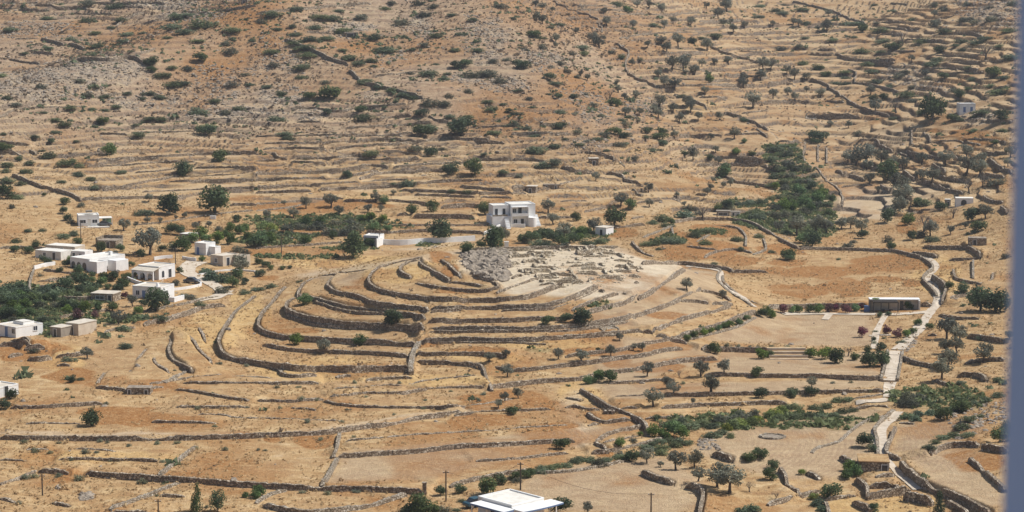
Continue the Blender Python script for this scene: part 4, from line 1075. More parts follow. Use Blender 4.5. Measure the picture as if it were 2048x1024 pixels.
PLANTS = '''
0,0 s 380,140,110 80,230,120 700,160,130 890,215,70 760,262,110 970,155,120 990,322,130 780,362,120 570,312,110 1420,125,150 1500,115,120 930,45,150 1380,210,180 1650,185,220 1480,250,160 1020,270,120 1340,295,90 1140,260,70 380,380,90 210,420,70 1580,320,100 1850,235,160 1850,300,80 2020,320,80 1370,535,90 60,780,90 10,600,120 1460,660,120 1380,670,150 1280,770,110 1180,740,110 1020,740,80 1140,780,80 2010,670,90 1720,800,110 930,845,90 1590,885,180 730,870,90 840,880,80 1920,860,120 1200,945,110 1300,945,100 1080,995,70 440,955,100 510,990,110 340,895,80 560,855,100 1650,1010,160 820,765,100 1300,595,140
0,0 G 700,20,120 1840,400,120 1860,670,90 1800,890,110 125,830,80 1810,340,90 640,640,90 700,750,90 330,690,90 1500,540,100 1960,590,80
0,0 S 1600,460,110 1210,480,110 1210,555,80 820,965,120 1190,500,80
1,0 s 320,62,130 140,105,160 660,82,90 1030,60,100 1560,112,80 500,130,150 600,140,140 470,215,130 170,230,90 290,205,90 310,268,120 430,305,140 570,300,110 690,240,150 940,290,150 300,330,150 380,370,160 400,430,150 120,410,140 370,530,140 380,610,110 690,395,90 750,460,140 820,500,110 910,480,120 940,525,80 1030,390,180 1250,390,80 1430,280,120 1630,270,80 1770,400,120 1590,395,90 1440,510,60 1390,580,160 1500,620,90 1530,585,70 90,690,90 880,650,150 980,690,100 1100,715,130 1180,750,130 1280,775,100 870,930,190 180,945,150 1040,890,50 1560,925,100 1690,930,110 1350,1010,180 1860,810,100 1980,830,70 2010,1000,80 1870,865,120 1740,150,90
1,0 G 1350,110,110 1400,810,150 1720,590,140 1860,580,160 1500,820,120 2000,470,80 40,165,80 1160,170,140 1950,40,120 1300,20,100 1420,40,90 1540,760,90 1700,720,90 1950,640,110 150,510,90 560,650,90 1350,350,90 1900,480,90 1090,15,90 840,130,110 1230,580,70
1,0 S 1680,500,110 1600,520,90 590,750,180 440,760,110 840,870,90 570,890,70 1320,900,100 1640,1010,210 2020,885,60 200,750,90
2,0 s 10,140,60 380,190,100 310,215,80 230,295,100 560,380,140 570,420,110 1130,195,120 1980,45,100 1970,130,100 1620,285,130 1510,300,80 60,490,120 340,660,120 40,715,80 500,900,60 160,855,70 385,890,120 40,900,120 710,925,80 870,955,80 930,930,80 110,1015,100 1840,935,80 300,750,60 780,535,70 1350,760,80 1050,700,50 1150,735,40 830,30,140
2,0 G 480,420,80 790,415,70 1020,470,70 520,610,70 440,560,80 590,750,60 30,990,90 380,500,80 310,530,60 680,590,50 140,780,80 650,830,80 900,980,90 1000,960,60 240,370,80 100,390,70
2,0 S 165,265,110 870,455,70 1450,325,90 90,520,110 300,610,100 500,770,80 370,770,80 820,820,110 380,1000,110 1860,960,60
2,0 b 1580,630,80 930,75,80
2,0 o 200,125,60 245,150,60 240,40,60 190,20,50 325,65,40 510,235,50 350,300,60 350,355,40 650,290,80 700,320,100 735,80,50 760,160,70 970,190,60 1200,50,70 1555,35,50 1220,180,60 1290,155,50 1430,155,70 1650,95,80 1720,25,100 1690,165,60 1750,165,40 1770,215,60 1860,190,50 1190,310,80 1240,360,80 1330,310,90 1560,345,90 1085,345,50 1280,490,100 1370,480,120 1520,490,60 1620,490,50 1730,470,60 1460,545,80 1390,565,40 1170,580,60 1220,640,80 1300,650,90 1850,650,70 1850,610,70 1990,590,80 1930,780,120 2010,500,90 1540,715,60 990,745,60 850,700,60 840,650,40 900,760,50 1180,800,90 1130,860,60 1170,890,80 1290,850,70 1430,840,80 1410,790,80 910,880,70 1020,880,60 1340,930,70 1490,920,60 1660,920,60 960,490,50 600,610,50 550,580,40 1000,20,60 1100,30,50
2,0 x 780,740,80
3,0 s 60,80,110 120,100,110 280,70,100 850,35,60 620,180,110 700,190,120 310,180,80 1010,85,60 1150,150,100 900,235,160 910,320,130 1230,320,160 1410,245,130 760,405,150 520,315,90 680,290,80 900,410,90 1370,470,130 1320,510,140 280,500,130 1550,325,130 1650,330,130 1550,395,90 1850,365,90 1930,240,130 1960,450,160 790,510,130 1640,630,110 1610,540,90 1780,685,100 1890,615,110 870,645,130 980,690,100 620,620,80 540,660,90 620,665,90 610,570,110 1120,750,170 840,570,120 1010,940,90 1850,720,200 1700,890,140 1650,930,90 1540,950,80 300,300,80 1500,360,80 1740,300,120
3,0 G 130,35,50 530,130,50 1600,150,120 1790,150,110 1150,800,80 250,365,90 110,385,90 1340,180,120 870,180,60 1550,160,80 1660,170,80 1400,70,90 1780,55,70 1950,20,110 1330,30,80 1600,30,80 1100,570,100 1050,600,100 1280,620,70 1150,690,80 1480,720,90
3,0 S 1000,365,130 1370,400,100 400,540,90 460,590,90 850,780,90 1800,580,130 1540,750,100 1220,900,90 1880,920,130 930,775,80 1600,710,60 1400,600,90 1480,940,90
3,0 d 1310,850,180 755,215,75
3,0 o 485,95,50 400,215,40 470,200,90 200,165,50 245,170,60 40,180,40 20,505,80 150,550,60 210,580,80 310,600,60 40,740,70 160,720,60 215,760,60 310,710,40 420,730,70 820,710,70 1150,460,50 500,980,45 645,990,50 1260,580,60 860,840,90 1330,100,50
3,0 x 1075,280,100 1040,320,90 1390,370,70 1740,390,130 1025,820,120
0,1 s 30,40,60 270,65,90 1100,50,130 610,100,60 390,215,130 330,175,60 240,270,90 210,340,110 520,270,120 620,290,120 580,260,90 50,290,120 40,340,100 970,345,90 490,425,80 630,365,120 720,400,90 750,465,90 60,410,120 170,440,90 140,545,110 460,25,90 230,815,80 340,815,70 500,860,120 590,840,110 130,900,100 1150,670,150 
0,1 S 410,100,70 150,245,60 40,150,120 50,510,150 520,585,80 510,660,70 545,710,80 355,530,40 1650,10,150 220,970,90 1765,225,140 1000,290,.1
0,1 G 645,610,80 570,740,80 100,620,80
0,1 b 880,170,120
0,1 B 1480,320,150
0,1 d 1350,590,170 1720,550,220 810,945,80 1690,930,100
0,1 o 1190,550,60 1480,690,45 1565,775,60 1670,760,50 990,760,90 1180,730,50 1280,735,40 1085,765,40 1410,710,30 1080,900,50 1200,890,180 900,1000,80 1340,680,40
0,1 S 1900,725,80 1380,810,110 1440,820,100 1380,940,90
0,1 b 1840,800,90 1920,810,100 1600,840,120 1740,870,120 1850,890,110 1960,800,80 1540,880,100 1450,930,140 2010,920,90 1650,880,90 1980,870,80 1800,840,80
0,1 G 1900,960,110 1960,980,100 1750,800,80
1,1 s 220,40,130 270,75,110 1400,20,100 1910,35,120 920,195,140 1820,200,60 1980,340,100 1210,440,150 1100,440,60 1570,500,80 1690,505,90
1,1 S 1330,15,150 1620,8,130 1390,190,110 1560,320,140 730,375,80 1420,630,110 900,920,90 1700,950,130 1800,930,80 610,860,80
1,1 G 1280,155,110 1500,160,80 90,740,110 250,790,130 500,780,130 640,750,110 780,790,170 600,820,130 700,820,130 350,780,110 440,790,110 740,740,80
1,1 B 1740,310,140
1,1 d 1470,810,170 780,930,190 1900,880,160 1240,640,90 1830,630,110
1,1 o 400,590,80 600,560,110 225,590,40 1100,510,40 960,550,70 85,685,60 300,665,80 660,645,80 895,630,70 1000,635,50 1960,850,130
1,1 b 1030,575,80 400,740,110 520,740,100 900,710,110 1020,730,80 40,890,140 110,880,110 400,890,90 950,790,80 1060,800,70 840,720,70
1,1 l 60,770,120 130,790,100
2,1 s 190,170,180 350,140,110 170,55,100 240,290,130 330,270,130 10,335,40 420,85,60 680,85,100 750,175,70 540,125,80 870,285,50 1120,170,100 1200,720,160 1130,750,100 1250,770,120 200,915,130 280,920,120 1080,920,120 1150,910,130 1240,890,150 1330,900,120 1470,845,140 1560,815,120 1550,910,110 1800,880,120 1980,860,90 1180,965,60 1830,960,80 1900,590,120 1990,580,120 1830,600,100 1960,700,150 1930,660,110 600,910,140 700,895,130 760,885,90
2,1 G 55,375,80 600,100,60 860,125,110 1790,180,70 980,235,70 520,20,90 740,40,90 1180,170,60 1450,640,90 1740,630,90 1400,630,90 1490,670,90 120,900,90 420,930,90
2,1 S 820,20,110 900,55,100 1070,70,60 1200,115,90 1180,60,110 1380,200,60 510,710,90 170,860,130 100,880,110 270,850,150 350,870,110 480,880,100 610,820,80 400,900,110 1640,630,80 1720,610,90 1920,200,60 1590,230,60 1270,750,70 1080,15,90 1190,20,90
2,1 b 1700,340,140 560,820,100 950,610,110 1860,100,50 1790,185,60 540,870,80 
2,1 d 820,690,150
2,1 o 1300,40,60 1780,30,80 1590,65,50 1630,160,50 1450,200,80 670,380,60 1090,470,70 870,550,110 1100,590,60 290,610,100 330,710,90 660,760,110 1610,410,40 1590,465,50 1750,430,50 1560,495,60 1690,450,40 1375,600,40 1320,525,40 410,800,120 1650,250,60 1310,300,25
2,1 x 1530,650,130
2,1 c 1380,680,150
3,1 s 60,160,140 150,200,130 200,160,100 30,240,110 370,640,110 250,690,90 1640,15,100 1870,15,90 30,985,70 1320,880,130 1230,590,160 260,230,70 120,140,90 300,500,80 200,680,90
3,1 G 130,470,110 240,540,110 330,420,100 180,600,110 60,620,110 300,660,100 400,600,90 60,300,110 160,280,110 230,320,90 180,370,110 60,690,120 140,680,110 1070,600,130 1000,650,130 1220,840,120 640,930,90 680,905,60 960,885,90 1900,1020,80 720,30,80 380,370,90 320,330,80 1850,420,100 1780,430,110
3,1 s 60,380,130 130,430,130 250,420,110 380,500,90 90,540,110 200,560,120 480,600,80 350,560,90 280,300,90 180,300,90 100,320,100 420,610,90 280,640,90 80,610,90 20,560,100 20,450,90
3,1 S 400,60,160 380,105,80 960,710,130 1150,860,90 990,940,90 1640,690,150 1690,780,120 1380,620,100 150,1010,120 340,460,90 480,670,80 510,560,70 760,850,90 1810,110,60 580,150,1
3,1 b 300,580,120 400,560,120 250,500,110 340,640,90 130,620,120 200,620,110 270,880,110 1130,730,110 1200,590,80 60,460,80 440,520,90
3,1 d 960,320,160 350,880,130
3,1 o 640,225,90 780,190,170 900,220,110 700,245,90 1080,275,90 790,280,80 810,390,90 1050,420,150 1090,510,150 1230,230,90 1420,215,110 1590,180,90 1590,270,130 1700,230,90 1690,300,130 1310,360,110 1220,370,70 1940,180,80 1920,260,70 1000,250,70 880,480,50 90,780,80 230,770,130 390,750,130 470,770,100 590,750,90 660,740,90 750,770,100 1740,650,110 1300,790,110 1460,810,60 1580,770,50 1050,590,110
3,1 x 1610,450,100 1250,740,130 1480,650,100 1720,410,90
0,2 s 30,400,110 340,500,130 430,500,110 400,545,150 1000,710,140 560,820,120 640,980,70 1270,490,140 980,572,130 30,260,90 1600,380,100 1960,285,110 200,500,100 2040,260,90
0,2 G 320,390,110 440,390,110 270,750,90 1400,210,90 1480,310,100 1540,320,90 1780,260,130 320,150,50 110,500,90 540,60,.1 80,480,90
0,2 S 250,330,100 530,380,120 70,460,130 640,190,140 520,220,150 530,55,80 570,980,80 1900,150,120 1860,210,110 340,20,60 1960,200,80 350,330,80 600,400,80
0,2 b 150,310,110 110,400,120 200,390,110 160,450,110 680,410,100 780,400,90 600,395,80 820,200,100 625,110,80 1110,435,80 1620,20,60 540,425,80 240,450,80 40,440,90 740,190,60
0,2 S 900,170,90 830,165,90 1010,155,80 740,150,70 600,150,80 1330,245,70 1440,110,60 1150,220,60 1050,60,60 380,40,70 480,110,60
0,2 b 680,160,70 1290,240,60 1080,140,50 560,20,50
0,1 S 700,1000,80 280,930,80 120,960,80 620,900,80 960,960,80 1130,1000,80 1300,960,70
0,2 c 20,270,120 90,290,120 200,270,120 280,300,110 340,280,110 430,290,100 60,350,110
0,2 S 110,350,110 190,340,100 10,350,110 450,330,90 300,380,90 30,460,100 860,240,70 940,250,80 740,270,90 640,260,90 1150,370,80 1330,380,60 1060,180,.1
0,2 c 60,240,130 160,230,130 50,310,130 420,240,130 700,220,140 380,275,110 1700,150,150 1800,170,150 1640,110,110 130,270,110 480,260,110 770,230,90
0,2 r 1000,310,70 620,480,100 760,465,70
0,2 o 920,140,70 700,760,90 950,470,110 1920,60,130 1060,350,80
0,2 d 985,210,100 900,390,85 1250,340,170
0,2 n 1970,870,50 1750,850,60 1400,910,30
1,2 b 400,345,120 320,660,130 840,670,115
1,2 d 1095,465,140
1,2 o 545,710,100 1870,790,80 2000,770,60 2010,900,100
1,2 s 120,235,110 40,260,90
1,2 S 80,60,80 120,90,60 210,90,50 30,130,90 20,40,70 270,85,40
1,2 n 350,195,60 790,1005,50 1150,1010,40
2,2 S 290,510,110 440,490,110 1620,740,110 1960,930,110 650,985,90 2000,455,90
2,2 d 560,465,140
2,2 b 2000,780,110 600,990,90 700,965,110 790,960,110 1400,650,70 1460,630,80 1530,605,70 1590,590,60 1650,570,60 1700,555,60 1740,540,80 1810,520,80 1880,490,60 2040,440,90
2,2 n 1720,710,60 1810,712,50 1905,718,40 1965,722,40 1370,1010,50 1350,530,30 990,365,25 960,920,30
2,2 o 1400,210,90 1685,300,60 860,635,60 370,770,80 560,790,100 790,750,80 975,720,50 1040,720,60 1080,895,100 1510,880,120 1700,870,100 1250,995,90 1590,1005,120
2,2 s 1620,60,70
2,2 x 1340,930,60
3,2 S 170,10,80 890,470,50 965,460,50 10,780,80 700,800,90 790,740,80 900,735,90 330,425,80 1295,560,70 1550,250,120 1160,590,80 1450,240,80 850,660,50
3,2 b 240,425,80 400,420,90 690,410,80 350,770,110 450,780,120 1200,530,70 1110,620,80 190,430,70 1120,400,80 30,465,80
3,2 r 130,420,90 480,415,80 540,410,70 620,420,90 760,610,90 945,590,85 1040,610,95 740,405,60
3,2 s 1700,650,100 1850,980,120 1540,1005,90 1060,680,80 860,600,50
3,2 d 540,780,130 810,810,130 910,810,120 1700,320,200 1820,330,200
3,2 o 1430,560,150 1530,600,130 1420,710,100 1510,700,110 1440,800,150 1390,880,150 1720,760,140 350,1000,80 1930,620,70
3,2 n 30,720,60 150,725,90 930,650,40 850,690,50 520,1005,50 665,1005,40 260,730,50
3,2 x 640,740,90
0,3 B 720,270,155
0,3 S 20,160,120 100,75,110 
0,3 n 850,150,60 190,455,70 800,450,60 860,460,50 1265,460,70 1415,455,70 1030,485,50 470,460,50 280,525,80 680,535,80 1300,610,60 1565,505,50 1800,515,60 400,540,60 200,740,80 270,730,80 465,725,70 630,740,100 1140,770,100 150,940,60 1250,880,50 1400,800,40 1650,975,50 1580,185,60 1975,180,40 1720,330,50 770,540,50 880,605,50 570,600,50
0,3 k 1575,905,100
0,3 K 1740,920,140
0,3 b 1960,885,60 2040,880,90
1,3 n 365,110,70 490,120,50 190,185,50 415,290,70 685,295,50 20,520,40 75,525,40 520,435,60 1105,235,40 1820,70,60 1350,120,50 1785,125,50 370,850,70 570,865,70 800,845,80 340,15,50 165,20,50 880,95,40 1560,50,40 1340,190,40 740,195,50 780,415,40
1,3 d 1850,800,140 1310,940,190 2030,200,60
1,3 S 1950,760,110 1475,855,100 1635,840,100 1250,1000,140 1400,985,150 
1,3 G 2030,740,60 1500,1000,140 1180,1000,100
1,3 s 1650,930,90 1600,1000,90
1,3 o 1990,90,70 1940,150,60
1,3 b 20,850,110
2,3 o 50,60,80 1130,90,130 1290,15,100 1600,10,80 1080,560,110 1310,590,140 1460,590,120 1190,630,50 1490,700,110 1640,710,170 1740,730,210 600,980,80 1450,130,40
2,3 S 20,210,80 400,465,120 960,570,110 390,970,160 1990,70,100 1155,265,60 130,710,90 1900,570,110 1990,550,110 40,730,90
2,3 b 870,460,80 1025,395,50 1140,370,120 1290,360,150 1360,390,100 1220,400,90
2,3 s 500,610,110 660,605,110 760,600,100 860,575,110 1010,555,100 170,690,110 1060,500,100 1110,520,90 250,690,100 1180,450,110 1250,440,100 1320,440,110 1120,470,90
2,3 s 1250,310,130 1350,300,130 1430,330,130 1520,310,130 1600,330,110 1590,400,130 1680,380,110 1300,475,120 1400,460,110 1200,500,130 1190,540,110 540,590,110 600,590,100 370,640,110 440,640,100 240,665,110 310,660,110 1750,410,90
2,3 G 1650,270,130 1750,260,120 1850,240,130 1930,230,110 860,555,80 700,625,110 40,760,80 970,440,60
2,3 l 1760,320,110 1830,300,120 1910,290,110 1960,270,80 1720,340,80
2,3 c 1840,1000,130 1920,980,130
2,3 x 1900,800,90
3,3 S 190,70,90 350,50,100 780,445,150 830,510,70 40,640,90 20,720,110 500,850,150 850,990,80 1850,400,150 1900,350,110 1400,240,110 1550,170,120
3,3 s 220,170,120 150,180,110 380,180,110 460,170,110 560,120,110 640,120,100 330,240,120 240,250,120 520,240,110 600,210,110 680,200,90 420,250,110 100,260,120 1500,200,110 1640,150,110 1740,120,110 1840,80,110 1560,340,130 1600,280,120 1480,400,130 1390,420,110 1290,490,110 1680,250,90 1600,400,100 1340,460,90
3,3 l 60,220,110 120,200,90 20,240,90 370,890,80
3,3 G 1120,100,150 1200,90,130 1150,150,120 1060,150,90
3,3 b 650,650,110 700,690,90 270,700,60 640,720,90
3,3 c 1110,250,110 1200,230,110 1300,220,100 1380,200,80 1450,190,80 400,940,120 440,990,100 1180,270,90
3,3 n 530,50,40 820,50,50
3,3 k 1365,950,100
3,3 x 60,880,70
'''
rp = random.Random(3)
NPL = 0
for line in PLANTS.strip().splitlines():
    cr, k, rest = line.split(' ', 2); c, r_ = map(int, cr.split(','))
    fam, ratio, cf, tr, nm, noun, cat, grp = KIND[k]
    for tpl in rest.split():
        u, v_, w_ = map(float, tpl.split(','))
        if w_ < 5: continue
        px = c*512+u/4; py = r_*256+v_/4; wp = w_/4*(1.38 if (c, r_) in ((2, 3), (3, 3)) and k in 'sbSGl' else 1.22)
        if tr and k in 'odx': wp *= 1.1
        rt = ratio
        if py < 300 and k in 'sSG': rt *= .72; wp *= 1.06
        D0 = cast(px, py)[0]; hp = wp*rt
        by = py+hp*(cf if tr else .42)
        D, th, x, y, z = cast(px, by)
        if D > 3000: continue
        W = wp*D/F_PX; H = W*rt*rp.uniform(.9, 1.12)
        var = rp.randrange(NV); rot = rp.uniform(0, 6.28)
        if tr:
            t = empty(nm, (x, y, z-.05), rot)
            tm = (TM if k in 'ox' else TMs)[rp.randrange(3)]
            a = link('trunk', tm, None, t); a.scale = (W*1.0, W*1.0, H)
            b = link('crown', PM[fam][var], None, t)
            z0 = .06 if k in 'oxK' else .0
            if px > 1695 and 200 < py < 260 and k == 'd' and w_ < 80: z0 = .5
            b.scale = (W, W, H*(1-z0)); b.location = (0, 0, H*z0)
        else:
            me = PMg[var % 3] if (k == 'G' and W < 1e-9) else PM[fam][var]
            t = link(nm, me); t.location = (x, y, z-.1); t.rotation_euler = (0, 0, rot); t.scale = (W, W*rp.uniform(.85, 1.1), H)
        if k in 'ob' and z > 1e9: pass
        size = 'large ' if wp > 33 else 'small ' if wp < 15 and k != 'n' else ''
        if not tr: AREA[t.name] = wp*wp
        REG.append((t, px, py, size+noun, cat, grp)); NPL += 1
print('plants', NPL)

# ------------------------------------------------------------------ uncountable cover: scrub cushions, dry tufts, loose stones
def scatter(n, fdens, seed):
    r = np.random.default_rng(seed); out = []
    got = 0
    while got < n:
        k = n*3
        i = r.integers(0, NR-1, k); j = r.integers(26, NC-27, k)
        wgt = DG[i, j]*np.diff(DR)[i]; wgt = wgt/ (1000*4.0)
        keep = r.random(k) < np.clip(wgt*fdens(i, j), 0, 1)
        i, j = i[keep], j[keep]; i = np.minimum(i, NR-2)
        a = r.random(len(i)); b = r.random(len(i))
        D = DR[i]*(1-a)+DR[i+1]*a; t = TH[j]*(1-b)+TH[j+1]*b
        out.append(np.stack([D*np.sin(t), D*np.cos(t)], 1)); got += len(i)
        if len(out) > 60: break
    P = np.vstack(out)[:n]; return P, gz(P[:, 0], P[:, 1])
def tuft_mesh(name, P, z, size, blades, hgt, seed, mat, flat=1.0):
    r = np.random.default_rng(seed); n = len(P)
    s = size*r.lognormal(0, .35, n)
    c = np.repeat(np.column_stack([P, z]), blades, 0); ss = np.repeat(s, blades)
    d = r.normal(0, 1, (n*blades, 3)); d /= np.linalg.norm(d, axis=1)[:, None]; d[:, 2] = abs(d[:, 2])*hgt
    ctr = c+d*ss[:, None]*r.uniform(.3, 1, n*blades)[:, None]
    nn = d+r.normal(0, .5, d.shape); u = np.cross(nn, r.normal(0, 1, d.shape)); u /= np.linalg.norm(u, axis=1)[:, None]
    w_ = np.cross(nn, u); w_ /= np.linalg.norm(w_, axis=1)[:, None]
    q = ss[:, None]*.42
    V = np.stack([ctr-u*q-w_*q*.7, ctr+u*q-w_*q*.6, ctr+w_*q], 1).reshape(-1, 3)
    me = npmesh(name, V, np.arange(3*n*blades).reshape(-1, 3))
    tone = np.clip(np.repeat(r.random(n), blades)*.6+.4*r.random(n*blades), 0, 1)
    at = me.attributes.new('tone', 'FLOAT', 'POINT'); at.data.foreach_set('value', np.repeat(tone, 3).astype(np.float32))
    return link(name, me, mat)
clear = np.clip(1-1.4*(pale+.8*fallow), 0, 1)
P, z = scatter(31000, lambda i, j: (.006+.994*hill[i, j])*(DG[i, j] < 1300)*clear[i, j]*np.clip(fbm(X[i, j], Y[i, j], 18, 3, 61)*2+.55, .05, 1), 1)
tag(tuft_mesh('scrub', P, z, .46, 9, .8, 2, L_scrubm), 'low grey-brown thorny scrub covering the hillside', 'scrub', None, 'stuff')
P, z = scatter(5500, lambda i, j: (.03+.5*hill[i, j]+green[i, j])*(DG[i, j] < 1300)*clear[i, j]*np.clip(fbm(X[i, j], Y[i, j], 25, 3, 66)*3+.3, .02, 1), 5)
tag(tuft_mesh('undergrowth', P, z, .75, 14, .7, 6, L_shrub), 'low green undergrowth scattered over slopes and gully', 'undergrowth', None, 'stuff')
P, z = scatter(15000, lambda i, j: np.clip(green[i, j]*1.5-.2, 0, 1), 15)
tag(tuft_mesh('ground_cover', P, z, .55, 14, .8, 16, L_cover), 'green weeds and vines in the gully and gardens', 'weeds', None, 'stuff')
P, z = scatter(45000, lambda i, j: (1-.7*hill[i, j])*(DG[i, j] > 300)*(DG[i, j] < 760)*clear[i, j]*np.clip(fbm(X[i, j], Y[i, j], 12, 3, 63)*2+.5, .08, 1), 3)
tag(tuft_mesh('dry_grass', P, z, .26, 6, 1.1, 4, L_tuft), 'straw coloured dry grass tussocks on the terraces', 'grass', None, 'stuff')
def rocks_mesh(name, P, z, size, seed, mat, flat=.6):
    r = np.random.default_rng(seed); n = len(P)
    g = (1+5**.5)/2
    B = np.array([(-1,g,0),(1,g,0),(-1,-g,0),(1,-g,0),(0,-1,g),(0,1,g),(0,-1,-g),(0,1,-g),(g,0,-1),(g,0,1),(-g,0,-1),(-g,0,1)])/1.9
    Fc = np.array([(0,11,5),(0,5,1),(0,1,7),(0,7,10),(0,10,11),(1,5,9),(5,11,4),(11,10,2),(10,7,6),(7,1,8),(3,9,4),(3,4,2),(3,2,6),(3,6,8),(3,8,9),(4,9,5),(2,4,11),(6,2,10),(8,6,7),(9,8,1)])
    s = np.minimum(size*r.lognormal(0, .5, n), size*1.9); sc3 = np.stack([s*r.uniform(.7, 1.5, n), s*r.uniform(.6, 1.1, n), s*flat*r.uniform(.6, 1.3, n)], 1)
    V = B[None]*(1+r.normal(0, .16, (n, 12, 1)))*sc3[:, None]
    a = r.uniform(0, 6.28, n); ca, sa = np.cos(a)[:, None], np.sin(a)[:, None]
    V = np.stack([V[..., 0]*ca-V[..., 1]*sa, V[..., 0]*sa+V[..., 1]*ca, V[..., 2]], -1)+np.column_stack([P, z])[:, None]
    Q = (Fc[None]+(np.arange(n)*12)[:, None, None]).reshape(-1, 3)
    return link(name, npmesh(name, V.reshape(-1, 3), Q), mat)
P, z = scatter(15000, lambda i, j: (rock[i, j]*1.3+.06*hill[i, j]+.004)*(DG[i, j] < 1250)*(1-.8*fallow[i, j]), 8)
tag(rocks_mesh('loose_rocks', P, z, .40, 9, M_rock), 'pale grey boulders and loose stones strewn over the slopes', 'rocks', None, 'stuff')
# ------------------------------------------------------------------ houses
FACE = {'f': (0, -1), 'l': (-1, 0), 'r': (1, 0), 'b': (0, 1)}
def on_face(b, side, W, Dp, a, z0, z1, wd, out0, out1, ax):
    """box on a wall face: a = centre along the face"""
    x0 = -W*ax
    if side == 'f': b.box(x0+a-wd/2, x0+a+wd/2, -out1, -out0, z0, z1)
    if side == 'l': b.box(x0-out1, x0-out0, a-wd/2, a+wd/2, z0, z1)
    if side == 'r': b.box(x0+W+out0, x0+W+out1, a-wd/2, a+wd/2, z0, z1)
def arch_pane(b, side, W, a, z0, z1, wd, ax, out=.03):
    n = 8; r = wd/2; zs = z1-r
    poly = [(a-r, z0), (a+r, z0)]+[(a+r*math.cos(t), zs+r*math.sin(t)) for t in [math.pi*i/n for i in range(n+1)]]
    x0 = -W*ax; bb = MB(); bb.prism(poly, -out, .02); base = len(b.v)
    for x, y, z in bb.v:
        if side == 'f': b.v.append((x0+x, y, z))
        elif side == 'r': b.v.append((x0+W-y, x, z))
        else: b.v.append((x0+y, x, z))
    b.f += [tuple(base+i for i in f) for f in bb.f]
def opening(p, kind, side, a, z0, z1, wd, W, Dp, ax, pane=None, frame=None):
    pane = pane or M_pane; frame = frame or M_white
    if kind == 'arch':
        b = MB(); arch_pane(b, side, W, a, z0, z1, wd, ax); return b.build('arch_shade_pane', pane, p)  # flat dark pane paints the shaded interior of the arch
    b = MB(); on_face(b, side, W, Dp, a, z0, z1, wd, -.02, .03, ax)
    o = b.build('window' if kind == 'win' else 'door', pane, p)
    b = MB(); t = .09
    on_face(b, side, W, Dp, a-wd/2-t/2, z0, z1, t, 0, .07, ax); on_face(b, side, W, Dp, a+wd/2+t/2, z0, z1, t, 0, .07, ax)
    on_face(b, side, W, Dp, a, z1, z1+t, wd+2*t, 0, .07, ax)
    if kind == 'win': on_face(b, side, W, Dp, a, z0-t, z0, wd+2.6*t, 0, .12, ax); on_face(b, side, W, Dp, a, z0, z1, .06, .031, .05, ax)
    b.build('frame', frame, o); return o
def block(p, W, Dp, H, ax=.5, x=0, y=0, z=0, wall=None, roof=None, par=.3, name='wall', rname='roof', deep=2.0, over=0):
    x0 = -W*ax+x; b = MB()
    b.box(x0, x0+W, y, y+Dp, z-deep, z+H)
    if par:
        t = .22; e = .004
        b.box(x0-e, x0+W+e, y-e, y+t, z+H+.10, z+H+par); b.box(x0-e, x0+W+e, y+Dp-t, y+Dp+e, z+H+.10, z+H+par)
        b.box(x0-e, x0+t, y+t, y+Dp-t, z+H+.10, z+H+par); b.box(x0+W-t, x0+W+e, y+t, y+Dp-t, z+H+.10, z+H+par)
    o = b.build(name, wall or M_white, p)
    r = MB(); r.box(x0-over, x0+W+over, y-over, y+Dp+over, z+H+.002, z+H+.10 if not over else z+H+.16); rf = r.build(rname, roof or M_roofw, p)
    return o, rf
def house(label, px, py, W, Dp, H, yaw, wall=None, roof=None, par=.3, ax=.5, ops=(), cat='house', name='house', group=None, over=0, extra=None):
    D, th, x, y, z = cast(px, py)
    p = empty(name, (x, y, z-.05), R(yaw)); tag(p, label, cat, group)
    block(p, W, Dp, H, ax, wall=wall, roof=roof, par=par, over=over)
    for o in ops: opening(p, *o[:6], W, Dp, ax, *o[6:])
    if extra: extra(p, W, Dp, H, ax)
    return p
def chimney(x, y, z, s=.5, h=.8):
    def f(p, W, Dp, H, ax): b = MB(); b.box(x, x+s, y, y+s, H+.1, H+h); b.box(x-.06, x+s+.06, y-.06, y+s+.06, H+h, H+h+.1); b.build('chimney', M_white, p)
    return f
# white house with carport (far left)
def ex1(p, W, Dp, H, ax):
    b = MB(); b.tube([(-.6, 3.2, H+1.0), (1.2, 3.2, H+1.0)], [.32, .32], 10); b.box(-.9, 1.4, 2.2, 2.3, H+.2, H+.35); b.prism([(-.8, H+.3), (1.3, H+.3), (1.3, H+.36), (-.8, H+.36)], 1.4, 2.6)
    b.build('solar_water_heater', M_grey, p)
    b = MB(); b.box(W/2+.05, W/2+3.6, .5, 4.5, 2.05, 2.18); b.build('carport_roof', M_roofw, p)
    b = MB(); b.box(W/2+1.2, W/2+3.6, 4.4, 4.5, -.3, 2.04); b.build('carport_screen', M_greensheet, p)
    for xx in (W/2+3.5, W/2+1.8):
        b = MB(); b.box(xx, xx+.1, .6, .7, -.4, 2.04); b.build('carport_post', M_white, p)
    b = MB(); b.box(-W/2-.5, W/2+2.6, -1.6, -.02, -1.2, .06); b.build('terrace_slab', M_roofw, p)
house('white flat-roofed bungalow with carport and rooftop water heater at far left', 178, 453, 5.6, 5.2, 2.9, 15,
      ops=[('win', 'f', 1.3, 1.0, 1.9, 1.3), ('door', 'f', 2.9, 0.05, 2.1, .8, M_roofw), ('win', 'f', 4.4, 1.0, 1.9, 1.3), ('win', 'l', 2.2, 1.0, 1.8, .9)], extra=ex1)
